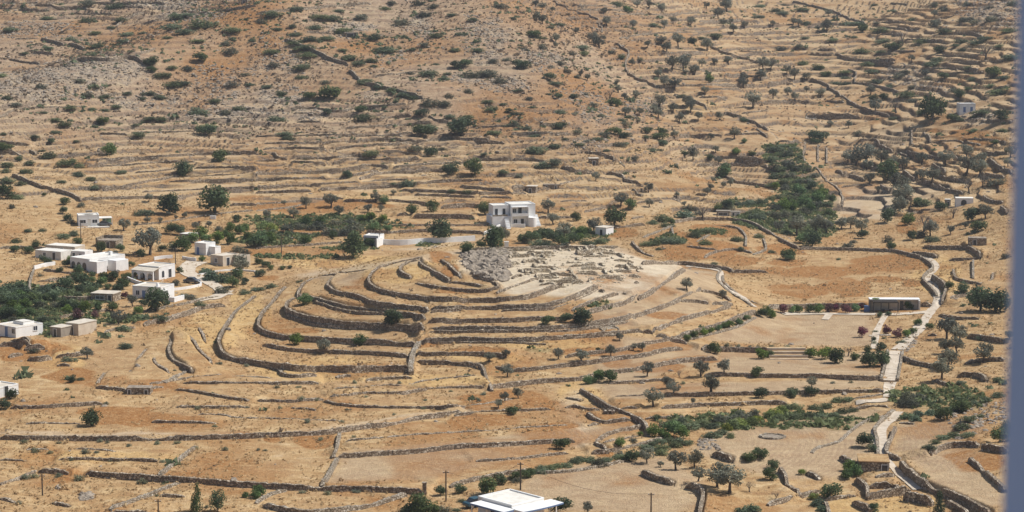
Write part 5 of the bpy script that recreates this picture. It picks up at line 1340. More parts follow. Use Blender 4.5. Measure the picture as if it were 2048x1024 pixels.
# long arched house
def ex2(p, W, Dp, H, ax):
    block(p, 3.2, 3.2, 2.5, 0, x=-.2, y=1.0-4.4+3.0, z=0, name='wing', rname='wing_roof')
    b = MB(); b.box(.9, 3.9, 5.0, 9.0, -1.5, 2.6); b.build('wing', M_white, p)
    b = MB(); b.box(-3.2, -2.5, 9, 9.7, H+.1, H+1); b.build('chimney', M_white, p)
house('long white house with three arched openings and a big flat roof among the trees', 180, 544, 7.2, 11.5, 2.9, -38, ax=1.0,
      ops=[('arch', 'f', 1.2, .1, 2.2, 1.4), ('arch', 'f', 3.2, .1, 2.2, 1.4), ('arch', 'f', 5.2, .1, 2.2, 1.4), ('win', 'r', 11, 1, 2, 1.0)], extra=ex2)
def ex3(p, W, Dp, H, ax):
    b = MB(); b.v += [(-W-.3, -2.4, 2.3), (.1, -2.4, 2.3), (.1, .8, 3.05), (-W-.3, .8, 3.05)]; b.v += [(x, y, z+.12) for x, y, z in b.v[:4]]
    b.f += [(0, 3, 2, 1), (4, 5, 6, 7), (0, 1, 5, 4), (1, 2, 6, 5), (2, 3, 7, 6), (3, 0, 4, 7)]; b.build('porch_roof', M_roofb, p)
    b = MB(); n = 8; nb = 3; bw = (W+.2)/nb; r = bw*.36
    for k in range(nb):
        c = -W-.1+bw*(k+.5)
        b.box(c-bw/2, c-r, -2.3, -2.0, -1.5, 2.28)
        b.box(c+r, c+bw/2-.002, -2.3, -2.0, -1.5, 2.28)
        for i in range(n):
            t0, t1 = math.pi*(1-i/n), math.pi*(1-(i+1)/n)
            x0, z0, x1, z1 = c+r*math.cos(t0), 1.1+r*math.sin(t0), c+r*math.cos(t1), 1.1+r*math.sin(t1)
            b.prism([(x0, z0), (x1, z1), (x1, 2.28), (x0, 2.28)], -2.3, -2.0)
    b.build('arcade', M_white, p)
    b = MB(); b.box(-W-.6, 1.5, -3.3, -.05, -1.5, -.02); b.build('terrace_slab', M_roofw, p)
house('white house with an arched porch under a sloping beige roof beside the pale drive', 318, 560, 6.4, 6.2, 3.0, -30, ax=1.0, roof=M_roofb,
      ops=[('door', 'f', 2.0, .05, 2.1, .9), ('win', 'f', 4.5, .8, 2.0, 1.2), ('arch', 'r', 1.6, .5, 2.1, .9), ('door', 'r', 4.2, .2, 2.2, 1.1)], extra=ex3)
def ex4(p, W, Dp, H, ax):
    b = MB(); b.box(.3, 3.8, -.5, -.25, -1, .9); b.box(3.6, 3.8, -.24, 4, -1, .9); b.build('garden_wall', M_white, p)
    b = MB(); b.tube([(-2, 2, H), (-2, 2, H+.9)], [.5, .28], 8); b.build('chimney', M_white, p)
house('low white house with beige roof half hidden by dark trees and red bush', 322, 600, 7.5, 6, 2.7, -22, ax=1.0, roof=M_roofb,
      ops=[('win', 'f', 1.4, .9, 1.9, .9), ('door', 'f', 3.0, .05, 2.0, .9, M_blue), ('win', 'r', 2.5, .9, 1.9, 1.0)], extra=ex4)
house('small white cube house with a shaded blue side just above the round drive', 412, 511, 3.9, 3.6, 2.9, -35, ax=1.0,
      ops=[('door', 'f', 1.2, .05, 2.0, .9, M_blue), ('win', 'r', 1.8, .9, 1.9, .8)],
      extra=lambda p, W, Dp, H, ax: block(p, 2.0, 2.2, 2.0, 0, x=.05, y=1.2, name='wing', rname='wing_roof'))
house('plain grey-brown block shed with flat roof above the small white cube house', 378, 486, 3.4, 3.6, 2.3, -35, wall=M_grey, ax=1.0, par=0, name='shed', cat='shed', ops=[('door', 'f', 1.4, .05, 1.9, .8)])
house('beige rendered house with two dark openings right of the round drive', 446, 533, 4.4, 6.0, 2.4, -38, wall=M_beige, roof=M_roofb, ax=1.0, ops=[('door', 'r', 1.8, .05, 2.1, 1.0), ('win', 'f', 2.0, .9, 1.9, 1.0), ('win', 'r', 5.0, .9, 1.9, 1.0)],
      extra=lambda p, W, Dp, H, ax: block(p, 3.0, 3.0, 2.3, 0, x=.05, y=3.6, wall=M_beige, roof=M_roofb, name='wing', rname='wing_roof'))
house('long low farmhouse with pale flat roofs, frontmost of the two at the left edge', 122, 521, 8.2, 4.6, 2.1, -28, wall=M_roofw, roof=M_roofw, ax=1.0, par=.15, ops=[('door', 'f', 6, .05, 1.9, .9), ('win', 'f', 3, .9, 1.7, .8)])
house('low farmhouse annex with pale concrete roof behind the long low farmhouse', 150, 512, 9.0, 4.5, 2.3, -24, wall=M_beige, roof=M_roofw, ax=1.0, par=.12, ops=[('door', 'f', 5, .05, 1.9, .9), ('win', 'r', 2, .9, 1.7, .7)])
house('narrow white farm wing with small dark doors left of the arched house', 170, 521, 4.5, 3.5, 2.2, -24, roof=M_roofw, ax=1.0, par=.12, ops=[('door', 'f', 1.2, .05, 1.8, .8), ('win', 'f', 3.2, .8, 1.7, .7)])
def ruin_house(p, W, Dp, H, ax):
    for x0, x1, y0, y1, h in ((-W+.5, .0, Dp-.4, Dp, .9), (-W, -W+.45, 0, Dp, .7)):
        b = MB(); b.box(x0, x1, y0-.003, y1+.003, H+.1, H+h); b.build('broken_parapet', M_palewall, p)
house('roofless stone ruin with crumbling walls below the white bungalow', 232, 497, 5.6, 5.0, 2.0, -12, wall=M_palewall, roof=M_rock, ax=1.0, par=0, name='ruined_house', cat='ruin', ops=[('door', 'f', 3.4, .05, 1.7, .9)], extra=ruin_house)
house('dark stone outbuilding with flat pale roof below the arched porch house', 226, 605, 5.4, 4.4, 1.9, -14, wall=M_wall, roof=M_roofb, ax=1.0, par=0, name='stone_shed', cat='shed', ops=[('win', 'f', 2.2, .7, 1.4, 2.0), ('door', 'f', 4.6, .05, 1.7, .8)], over=.12)
house('large whitewashed house with wide flat roof and blue door at the left edge', 32, 676, 6.6, 7.0, 2.0, -40, ax=1.0, roof=M_roofb, ops=[('door', 'f', 3.5, .05, 2.1, 1.0, M_blue), ('win', 'f', 5.8, .9, 1.9, 1.0), ('win', 'r', 5, 1, 1.9, 1.0)],
      extra=lambda p, W, Dp, H, ax: block(p, 3.4, 2.8, .5, 1, x=-2.0, y=3.5, z=H+.1, deep=0, name='roof_room', rname='roof_room_top', par=.1))
house('grey stone hut with beige wall, taller of the two huts on the slope edge', 157, 672, 3.4, 5.6, 2.5, -32, wall=M_beige, roof=M_roofb, ax=1.0, par=0, name='stone_hut', cat='hut', over=.1, ops=[('door', 'f', 1.6, .05, 1.8, .8)])
house('squat grey hut with flat roof, left of the two huts on the slope edge', 122, 675, 2.9, 3.6, 2.0, -30, wall=M_grey, roof=M_roofb, ax=1.0, par=0, name='stone_hut', cat='hut', over=.1, ops=[('door', 'f', 1.3, .05, 1.7, .8)])
house('white roofed house cut off by the left edge above the straight dirt track', -4, 797, 4.6, 5.0, 1.7, -35, ax=1.0, roof=M_roofb, ops=[('win', 'f', 3.0, .9, 1.9, 1.0), ('door', 'r', 2, .05, 2.0, .9)])
def ex12(p, W, Dp, H, ax):
    b = MB(); b.box(-W-.1, .1, -.9, -.02, 2.15, 2.25); b.build('awning', M_dark, p)
    b = MB(); b.box(.02, .35, -2.2, 2.8, -1, 2.2); b.build('end_buttress', M_white, p)
house('small white cottage with shaded blue side at the end of the long white wall', 757, 492, 4.2, 4.6, 2.5, -16, ax=1.0, ops=[('door', 'f', 2.2, .05, 2.0, 1.3), ('win', 'f', .9, .9, 1.8, .7, M_blue)], extra=ex12)
house('small white-fronted stone shed beside the dark bushes above the excavated ruins', 1212, 472, 3.4, 4.2, 2.2, -32, ax=1.0, wall=M_white, roof=M_roofb, par=0, over=.12, name='stone_shed', cat='shed', ops=[('door', 'f', 1.9, .05, 1.7, .8)])
house('tiny dark stone field hut with pale roof slab alone on the hillside', 1188, 331, 2.9, 2.6, 2.2, 6, wall=M_wall, roof=M_roofb, par=0, over=.14, name='field_hut', cat='hut', ops=[('door', 'f', 1.4, .0, 1.5, .8)])
house('dark stone field hut with light roof behind the white two-storey house', 1062, 386, 2.9, 2.8, 2.0, -14, wall=M_wall, roof=M_roofb, par=0, over=.12, name='field_hut', cat='hut', ops=[('door', 'f', 1.2, .0, 1.4, .7)])
house('long low stone shelter with small dark doors right behind the white two-storey house', 1103, 378, 4.6, 2.4, 1.3, 4, wall=M_wall, roof=M_rock, par=0, over=.05, name='field_hut', cat='hut', ops=[('door', 'f', .8, .0, 1.0, .6), ('door', 'f', 3.6, .0, 1.0, .6)])
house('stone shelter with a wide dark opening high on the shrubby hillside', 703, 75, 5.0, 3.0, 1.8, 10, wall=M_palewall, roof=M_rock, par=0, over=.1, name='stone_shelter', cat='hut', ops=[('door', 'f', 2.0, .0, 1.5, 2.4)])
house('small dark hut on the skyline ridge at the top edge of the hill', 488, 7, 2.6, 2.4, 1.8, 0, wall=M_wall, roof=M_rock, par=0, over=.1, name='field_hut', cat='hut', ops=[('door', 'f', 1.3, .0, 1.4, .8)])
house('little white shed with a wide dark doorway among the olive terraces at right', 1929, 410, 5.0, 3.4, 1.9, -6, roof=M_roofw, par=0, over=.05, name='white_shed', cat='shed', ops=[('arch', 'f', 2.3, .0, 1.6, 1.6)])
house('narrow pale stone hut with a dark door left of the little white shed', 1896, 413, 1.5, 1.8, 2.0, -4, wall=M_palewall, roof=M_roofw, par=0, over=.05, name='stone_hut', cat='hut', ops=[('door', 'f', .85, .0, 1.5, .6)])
house('white cottage with two bluish doors far up at the right edge', 1935, 225, 5.6, 4.2, 2.9, 4, roof=M_roofw, ops=[('door', 'f', 1.7, .1, 2.0, .9, M_blue), ('door', 'f', 4.2, .1, 2.0, .9, M_blue)])
house('brown stone ruin with a dark doorway beside the upper right terraces', 1955, 491, 4.6, 3.2, 1.9, -8, wall=M_wall, roof=M_rock, par=0, name='stone_hut', cat='ruin', ops=[('door', 'f', 1.6, .0, 1.5, .9)])
house('low grey shack with rusty sheets above the rust-coloured knoll', 1446, 432, 3.8, 2.6, 1.4, -8, wall=M_grey, roof=M_grey, par=0, over=.2, name='shack', cat='shack', ops=[('win', 'f', 1.9, .3, 1.0, 2.6)])
house('low grey lean-to with pale panels beside the shack above the rust knoll', 1470, 432, 2.8, 2.2, 1.2, -8, wall=M_roofw, roof=M_grey, par=0, over=.1, name='shack', cat='shack', ops=[('door', 'f', .9, .1, 1.0, .6)])
house('squat stone hut with an earth roof and dark doorway beside the bright footpath', 1748, 943, 4.7, 5.2, 1.5, -6, wall=M_wall, roof=M_ground, par=0, over=.08, name='stone_hut', cat='hut', ops=[('door', 'f', 4.0, .0, 1.1, .9)])
house('dark stone hut set into the terrace wall above the round green bush', 277, 789, 4.4, 2.4, 1.15, -3, wall=M_wall, roof=M_rock, par=0, over=.04, name='stone_hut', cat='hut', ops=[('door', 'f', 3.6, .0, .9, .6), ('door', 'f', .5, .0, .9, .5)])
# white two-storey house
D, th, x, y, z = cast(1046, 452)
p = empty('house', (x, y, z-.05), R(15)); tag(p, 'big white two-storey house with balcony, round tower and outside steps', 'house')
s = D/F_PX
block(p, 7.2, 6.5, 6.0, .5); block(p, 4.6, 5.0, 2.6, 1, x=-3.75, y=1.2, z=3.1, deep=0, name='upper_wing', rname='wing_roof')
b = MB(); b.box(-9.0, -3.72, -.5, 6.3, -2.5, 3.06); b.build('podium', M_white, p)
for o in (('win', 'f', 1.1, 3.9, 5.0, .9), ('door', 'f', 2.7, 3.4, 5.3, 1.0), ('win', 'f', 1.4, .9, 2.0, 1.0), ('door', 'f', 3.4, .1, 2.1, .9), ('win', 'r', 3, 4, 5, 1.0)): opening(p, *o, 7.2, 6.5, .5)
b = MB(); b.box(-3.7, 1.1, -1.3, -.03, 2.95, 3.1); b.build('balcony_slab', M_white, p)
b = MB(); b.box(-3.7, 1.1, -1.3, -1.22, 3.102, 3.8); b.box(1.02, 1.1, -1.218, -.03, 3.102, 3.8); b.build('balcony_railing', M_white, p)
b = MB(); b.box(-3.6, 1.1, -1.3, -.03, 5.5, 5.65); b.build('balcony_roof', M_white, p)
b = MB(); b.box(-3.72, -3.5, -1.3, -.02, -2, 5.49); b.box(1.12, 1.34, -1.3, -.02, -2, 5.49); b.build('balcony_pier', M_white, p)
b = MB(); b.tube([(2.4, -1.1, -2), (2.4, -1.1, 2.6)], [1.25, 1.2], 20); b.build('round_tower', M_white, p)
b = MB()
for i in range(10): b.box(3.72, 4.9, -2.6+i*.55, -2.05+i*.55, -2, -.4+i*.36)
b.build('outside_steps', M_white, p)
b = MB()
for i in range(9): b.box(-5.6-i*.0, -4.4, -4.6+i*.45, -4.15+i*.45, -2.5, -.9+i*.42)
b.build('front_steps', M_white, p)
for xx in (-7.4, -5.2):
    b = MB(); b.box(xx-.4, xx+.4, 1.16, 1.22, 3.15, 5.0); b.build('door', M_pane, p)
b = MB(); b.box(-9.0, -4.6, -.5, -.3, 3.062, 3.5); b.build('terrace_parapet', M_palewall, p)
# foreground house
D, th, x, y, z = cast(1021, 1036)
p = empty('house', (x, y, z-.1), R(43)); tag(p, 'white flat-roofed house with blue-edged white canopy at the bottom edge', 'house')
block(p, 6.4, 7.2, 3.0, .5, y=-3.7, roof=M_roofw, par=.3)
for o in (('win', 'f', 1.5, 1, 2, 1.1),): pass
b = MB()
n = 10; pts = []
for i in range(n+1):
    t = i/n; pts.append((-3.5+t*8.0, -6.4-.25*math.sin(math.pi*t)))
V = [(x_, y_, 2.62) for x_, y_ in pts]+[(x_, -3.72, 2.62) for x_, _ in pts]; V += [(a_, b_, c_+.22) for a_, b_, c_ in V]; m_ = n+1; Fc = []
for i in range(n): Fc += [(i, i+1, m_+i+1, m_+i), (2*m_+i, 3*m_+i, 3*m_+i+1, 2*m_+i+1), (i, 2*m_+i, 2*m_+i+1, i+1), (m_+i, m_+i+1, 3*m_+i+1, 3*m_+i)]
Fc += [(0, m_, 3*m_, 2*m_), (n, 2*m_+n, 3*m_+n, m_+n)]
link('canopy', pymesh('canopy', V, Fc), M_white, p)
b = MB()
for i in range(n):
    (x0, y0), (x1, y1) = pts[i], pts[i+1]; k = len(b.v)
    b.v += [(x0, y0-.03, 2.6), (x1, y1-.03, 2.6), (x1, y1-.03, 2.8), (x0, y0-.03, 2.8), (x0, y0+.02, 2.6), (x1, y1+.02, 2.6), (x1, y1+.02, 2.8), (x0, y0+.02, 2.8)]
    b.f += [(k, k+1, k+2, k+3), (k, k+4, k+5, k+1), (k+3, k+2, k+6, k+7)]
b.build('canopy_trim', M_blue, p)
b = MB(); b.box(-5.6, -3.33, -4.6, 2.6, 2.62, 2.84); b.build('side_canopy', M_white, p)
b = MB(); b.box(-5.64, -5.605, -4.64, 2.64, 2.58, 2.82); b.box(-5.604, -3.6, -4.64, -4.605, 2.58, 2.82); b.build('canopy_trim', M_blue, p)
for yy in (-4.4, -.9, 2.3):
    b = MB(); b.box(-5.5, -5.36, yy, yy+.14, -1, 2.615); b.build('canopy_post', M_white, p)
for xx in (-2.9, 0, 2.8, 4.1):
    b = MB(); b.box(xx, xx+.14, -5.3, -5.16, -1, 2.615); b.build('canopy_post', M_white, p)
b = MB(); b.box(3.31, 3.36, -1, 0, .1, 2.1); b.build('door', M_pane, p)
b = MB(); b.box(-3.36, -3.31, -.6, .6, 1.0, 2.0); b.build('window', M_pane, p)
# grey pavilion
D, th, x, y, z = cast(1792, 624)
p = empty('pavilion', (x, y, z), R(-2)); tag(p, 'long grey pavilion with a white roof slab and dark pergola', 'pavilion')
b = MB(); b.box(-5.4, 5.2, 2.6, 4.3, -2, 2.4); b.build('wall', M_pav, p)
b = MB(); b.box(-5.7, 5.6, 1.9, 4.5, 2.402, 2.6); b.build('roof', M_white, p)
b = MB(); b.box(5.22, 5.55, .9, 4.4, -2, 2.4); b.build('end_wall', M_roofw, p)  # paler material puts the sunlit look of this end into the colour
b = MB(); b.box(-5.65, -5.42, 2.0, 4.4, -2, 2.4); b.build('end_wall', M_grey, p)  # darker material puts the shade on this end into the colour
b = MB(); b.box(1.2, 2.0, 2.56, 2.6, 0, 2.1); b.build('door', M_pane, p)
b = MB()
for i in range(26): b.box(-5.3+i*.22, -5.3+i*.22+.13, -1.2, 1.88, 2.32, 2.44)
b.box(-5.4, .5, -1.1, -1.0, 2.2, 2.318); b.box(-5.4, .5, .6, .7, 2.2, 2.318); b.build('pergola_slats', M_dark, p)
for xx in (-5.3, -3.6, -1.9, .2):
    b = MB(); b.box(xx, xx+.2, -1.1, -.9, -1, 2.198); b.build('pergola_post', M_dark, p)
b = MB(); b.box(-7.0, -5.8, 1.0, 1.6, -1, 1.2); b.build('blue_locker', M_blue, p)
b = MB(); b.box(-3.2, -2.4, .9, 1.3, 0, .45); b.box(-1.4, -.6, .9, 1.3, 0, .45); b.build('bench', M_dark, p)
b = link('climbing_plant', PM['leafy'][0], None, p); b.location = (-4.2, 2.4, 2.3); b.scale = (2.4, 1.4, .6)

# ------------------------------------------------------------------ white walls, pillars
def wwall(label, pts, h, t=.3, m=None, name='garden_wall', cat='wall', group='low white garden walls'):
    S = crom2(np.array([list(map(float, q.split(','))) for q in pts.split()]), 4)
    W_ = []
    for px, py in S: D = cast(px, py)[0]; W_.append(cast(px, py+h*F_PX/D)[2:4])
    W_, _ = resample(np.array(W_), 1.); W_ = smooth(W_, 1); W_, L_ = resample(W_, .7); zz = gz(W_[:, 0], W_[:, 1])
    zz = np.convolve(np.pad(zz, 3, mode='edge'), np.ones(7)/7, 'valid')
    T_ = np.gradient(W_, axis=0); T_ /= np.linalg.norm(T_, axis=1)[:, None]+1e-9; Nn = np.stack([-T_[:, 1], T_[:, 0]], 1)*t/2
    V = np.zeros((len(W_), 4, 3)); V[:, 0, :2] = W_-Nn; V[:, 1, :2] = W_-Nn; V[:, 2, :2] = W_+Nn; V[:, 3, :2] = W_+Nn
    V[:, 0, 2] = V[:, 3, 2] = zz-.6; V[:, 1, 2] = V[:, 2, 2] = zz+h
    n = len(W_); F_ = [(4*i+k, 4*i+4+k, 4*i+5+k, 4*i+1+k) for i in range(n-1) for k in range(3)]+[(0, 1, 2, 3), (4*n-1, 4*n-2, 4*n-3, 4*n-4)]
    o0 = V[n//2, 0].copy(); V = V.reshape(-1, 3)-o0
    o = link(name, pymesh(name, V, F_), m or M_white); o.location = o0; tag(o, label, cat, group)
wwall('long white-painted wall running right from the small white cottage', '765,478 800,480 850,476 900,474 950,471', 1.4)
wwall('white wall climbing to the terrace of the two-storey house', '968,464 985,456 1000,448', .9)
wwall('white wall edging the terrace at the foot of the round tower', '1024,447 1050,448', 1.0)
wwall('curved white wall bordering the planted garden beside the pale drive', '325,577 350,576 380,572 398,568 404,566 396,561', .6)
wwall('white balustrade stepping down from the low white house', '330,596 345,595 364,590', .8)
wwall('white wall along the terrace of the arched porch house', '252,552 262,556 283,564 300,566', .8)
wwall('white fence wall at the back of the long arched house courtyard', '68,532 90,526 110,523', .9)
wwall('little white wall beside the round drive and blue-sided house', '308,514 325,511 345,510', .8)
wwall('white wall with a gate right of the blue-sided cube house', '365,512 380,515 392,516', .8)
wwall('white kerb wall in front of the beige house', '398,548 430,541 470,538 510,541', .4)
for lb, px, py, h, wd in (('square stone gate pillar at the end of the terrace wall near the bottom', 849, 985, 1.5, .6), ('white marker block beside the wall behind the ruins', 1013, 494, 1.2, 1.0),
                          ('short white box tank lying in the dry grass', 426, 438, .8, 1.6)):
    D, th, x, y, z = cast(px, py); b = MB(); b.box(-wd/2, wd/2, -.3, .3, -.4, h); b.box(-wd/2-.07, wd/2+.07, -.37, .37, h+.001, h+.10)
    o = b.build('pillar' if h > 1 else 'tank', M_palewall if h > 1.4 else M_white); o.location = (x, y, z); tag(o, lb, 'pillar' if h > 1 else 'tank')
# stone rings
def ring(label, px, py, wpx, inner):
    D, th, x, y, z = cast(px, py); r = wpx*D/F_PX/2; P = []
    for i in range(25): a = 6.2832*i/24; P.append((x+math.cos(a)*r, y+math.sin(a)*r))
    P = np.array(P); root = empty('threshing_floor', (x, y, z)); tag(root, label, 'stone ring', 'round threshing floors')
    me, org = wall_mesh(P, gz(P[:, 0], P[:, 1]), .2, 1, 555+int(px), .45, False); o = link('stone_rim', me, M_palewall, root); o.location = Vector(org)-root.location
    V = [(0, 0, .12)]+[(math.cos(6.2832*i/24)*r, math.sin(6.2832*i/24)*r, gz(x+math.cos(6.2832*i/24)*r, y+math.sin(6.2832*i/24)*r)-z+.08) for i in range(24)]
    link('paved_floor', pymesh('paved_floor', V, [(0, 1+i, 1+(i+1) % 24) for i in range(24)]), inner, root)
ring('pale round stone threshing floor in the bare field at lower right', 1545, 874, 50, M_rock)
ring('low oval stone ring on the mound terrace below the ruins', 1219, 658, 38, M_palewall)
ring('rubble-rimmed round clearing high in the olive terraces', 1622, 238, 20, M_rock)
# small stone trough
D, th, x, y, z = cast(1216, 829); root = empty('stone_trough', (x, y, z)); tag(root, 'little pale stone well with upright posts beside the diagonal wall', 'well')
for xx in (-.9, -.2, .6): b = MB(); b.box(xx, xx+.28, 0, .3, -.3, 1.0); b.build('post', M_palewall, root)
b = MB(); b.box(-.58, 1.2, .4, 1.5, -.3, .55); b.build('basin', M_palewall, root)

# ------------------------------------------------------------------ the long stairway and the garden steps
a = cast(1791, 704); c_ = cast(1779, 764); n = 20
root = empty('stairway', (c_[2], c_[3], c_[4])); tag(root, 'long pale stone stairway climbing towards the pavilion', 'stairway')
A = Vector(c_[2:5]); B = Vector(a[2:5]); dv = B-A; ang = math.atan2(dv.y, dv.x)-math.pi/2; run = dv.xy.length/n
for i in range(n):
    q = A+dv*((i+.5)/n); zz = float(gz(q.x, q.y)); zl = A.z+dv.z*(i+1)/n
    zt = max(zl, zz+.1)+.22
    b = MB(); b.box(-1.15, 1.15, -run/2, run/2-.12, -1.0, 0); o = b.build('step', M_path, root)
    o.location = Vector((q.x, q.y, zt))-root.location; o.rotation_euler = (0, 0, ang)
    b = MB(); b.box(-1.15, 1.15, run/2-.119, run/2, -1.0, -.16); o2 = b.build('riser_gap', M_rock, o)
for s in (-1, 1):
    pts = [A+dv*(i/n)+Vector((math.cos(ang), math.sin(ang), 0))*1.5*s for i in range(n+1)]
    P = np.array([(q.x, q.y) for q in pts]); me, org = wall_mesh(P, np.maximum(gz(P[:, 0], P[:, 1]), [q.z-.1 for q in pts]), .55, 1, 700+s, .5, False)
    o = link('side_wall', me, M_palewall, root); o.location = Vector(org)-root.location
D, th, x, y, z = cast(1579, 719); root = empty('garden_steps', (x, y, z)); tag(root, 'broad white-edged garden steps between the bushes below the lawn', 'steps')
for i in range(4):
    b = MB(); b.box(-3.9, 3.9, i*1.7, i*1.7+.4, -.6, .12+i*.42); b.build('step', M_path, root)
    b = MB(); b.box(-3.9, 3.9, i*1.7+.401, i*1.7+1.699, -.6, .06+i*.42); b.build('tread', M_ground, root)

# ------------------------------------------------------------------ excavated ruins on the mound
D, th, x, y, z = cast(1120, 540); root = empty('excavated_ruins', (x, y, z)); tag(root, 'excavated maze of low pale stone room walls crowning the mound', 'ruins')
rr = random.Random(21)
RP = [(985, 502), (1060, 497), (1225, 494), (1262, 510), (1284, 530), (1282, 556), (1200, 574), (1110, 570), (1040, 556), (985, 530)]
def inpoly(x, y, P):
    s = False
    for i in range(len(P)):
        (x1, y1), (x2, y2) = P[i], P[i-1]
        if (y1 > y) != (y2 > y) and x < (x2-x1)*(y-y1)/(y2-y1)+x1: s = not s
    return s
cnt = 0
while cnt < 96:
    px, py = rr.uniform(930, 1290), rr.uniform(494, 576)
    if not inpoly(px, py, RP): continue
    D, th, x, y, z = cast(px, py); a = R(12)+(0 if rr.random() < .6 else math.pi/2)+rr.gauss(0, .09); l = rr.uniform(2.2, 6.5) if a < 1 else rr.uniform(1.6, 4)
    cv = rr.uniform(-.25, .25); P = np.array([(x+math.cos(a+cv*t)*l*t, y+math.sin(a+cv*t)*l*t) for t in np.linspace(-.5, .5, 7)])
    me, org = wall_mesh(P, gz(P[:, 0], P[:, 1]), rr.uniform(.35, .85), 1, 900+cnt, rr.uniform(.4, .62))
    me.name = 'room_wall'; o = link('room_wall', me, M_ruin, root); o.location = Vector(org)-root.location; cnt += 1
def scatter_px(n, P, seed):
    r = random.Random(seed); out = []
    xs = [p_[0] for p_ in P]; ys = [p_[1] for p_ in P]
    while len(out) < n:
        px, py = r.uniform(min(xs), max(xs)), r.uniform(min(ys), max(ys))
        if inpoly(px, py, P): q = cast(px, py); out.append(q[2:4])
    out = np.array(out); return out, gz(out[:, 0], out[:, 1])
P, z = scatter_px(420, [(960, 505)]+RP[1:], 4)
o = rocks_mesh('rubble', P-np.array([root.location.x, root.location.y]), z-root.location.z, .24, 31, M_ruin); o.parent = root; o['kind'] = 'stuff'
OUT = [(925, 508), (955, 499), (1010, 500), (1020, 530), (1012, 560), (985, 562), (950, 548), (928, 530)]
P, z = scatter_px(800, OUT, 9)
o = rocks_mesh('rock_outcrop', P, z, .62, 33, M_rock, .8); tag(o, 'jagged grey bedrock outcrop on the left side of the excavated ruins', 'rock outcrop', None, None)
c0 = Vector((float(P[:, 0].mean()), float(P[:, 1].mean()), float(z.mean()))); o.data.transform(Matrix.Translation(-c0)); o.location = c0
for i, (lb, pg) in enumerate((('heap of pale rubble beside the vegetated gully path', [(1604, 386), (1620, 386), (1612, 422), (1600, 425)]),
        ('white scatter of stones in the grass near the bottom left', [(160, 988), (185, 985), (188, 998), (160, 1002)]),
        ('tumbled stone pile at the end of the field wall by the grey olives', [(1396, 878), (1430, 878), (1440, 900), (1400, 900)]),
        ('rubble bank along the right side of the stairway', [(1815, 665), (1835, 660), (1830, 690), (1812, 705)]),
        ('pale rubble slope at the lower right edge beside the dark bushes', [(1960, 810), (2010, 800), (2010, 850), (1960, 850)]))):
    P, z = scatter_px(110, pg, 40+i); o = rocks_mesh('stone_pile', P, z, .27, 50+i, M_rock); tag(o, lb, 'stone pile', 'stone piles', 'stuff')
    c0 = Vector((float(P[:, 0].mean()), float(P[:, 1].mean()), float(z.mean()))); o.data.transform(Matrix.Translation(-c0)); o.location = c0

# ------------------------------------------------------------------ poles and a wire
def pole(label, px, pyb, pyt):
    D, th, x, y, z = cast(px, pyb); h = (pyb-pyt)*D/F_PX
    root = empty('utility_pole', (x, y, z)); tag(root, label, 'utility pole', 'wooden utility poles')
    b = MB(); b.tube([(0, 0, -.5), (0, 0, h)], [.13, .09], 9); b.build('pole', M_pole, root)
    b = MB(); b.box(-.45, .45, -.05, .05, h-.35, h-.25); b.build('crossarm', M_pole, root)
    for s in (-.4, 0, .4): b = MB(); b.tube([(s, 0, h-.25), (s, 0, h-.1)], [.04, .03], 6); b.build('insulator', M_white, root)
    return Vector((x, y, z+h-.1))
t1 = pole('wooden utility pole left of the white house at the bottom edge', 892, 1003, 938)
t2 = pole('tall wooden utility pole just behind the white house at the bottom edge', 1041, 980, 922)
t3 = pole('wooden utility pole at the bottom edge in the ploughed field', 1302, 1034, 983)
pole('wooden utility pole in the dry field at the bottom left', 85, 991, 947)
pole('wooden utility pole rising from the bottom edge left of the cypress', 317, 1040, 997)
t6 = pole('slim utility pole beside the vine rows near the orchard', 563, 513, 467)
t4 = pole('slim utility pole in front of the white bungalow with carport', 162, 485, 440)
t7 = pole('thin utility pole in front of the small white cottage', 759, 491, 464)
t5 = pole('thin pole left of the small dark pine above the drive', 351, 528, 496)
b = MB(); root = empty('power_line', t1); tag(root, 'thin sagging wire strung between the three bottom utility poles', 'wire')
for A, B in ((t1, t2), (t2, t3)):
    pts = [A.lerp(B, i/14)-Vector((0, 0, 1.6*4*(i/14)*(1-i/14)))-t1 for i in range(15)]
    b.tube(pts, [.02]*15, 4)
b.build('wire', M_dark, root)

b = MB(); root = empty('power_line', t4); tag(root, 'thin wire strung between the four slim poles through the hamlet', 'wire')
for A, B in ((t4, t5), (t5, t6), (t6, t7)):
    pts = [A.lerp(B, i/14)-Vector((0, 0, 1.2*4*(i/14)*(1-i/14)))-t4 for i in range(15)]
    b.tube(pts, [.02]*15, 4)
b.build('wire', M_dark, root)
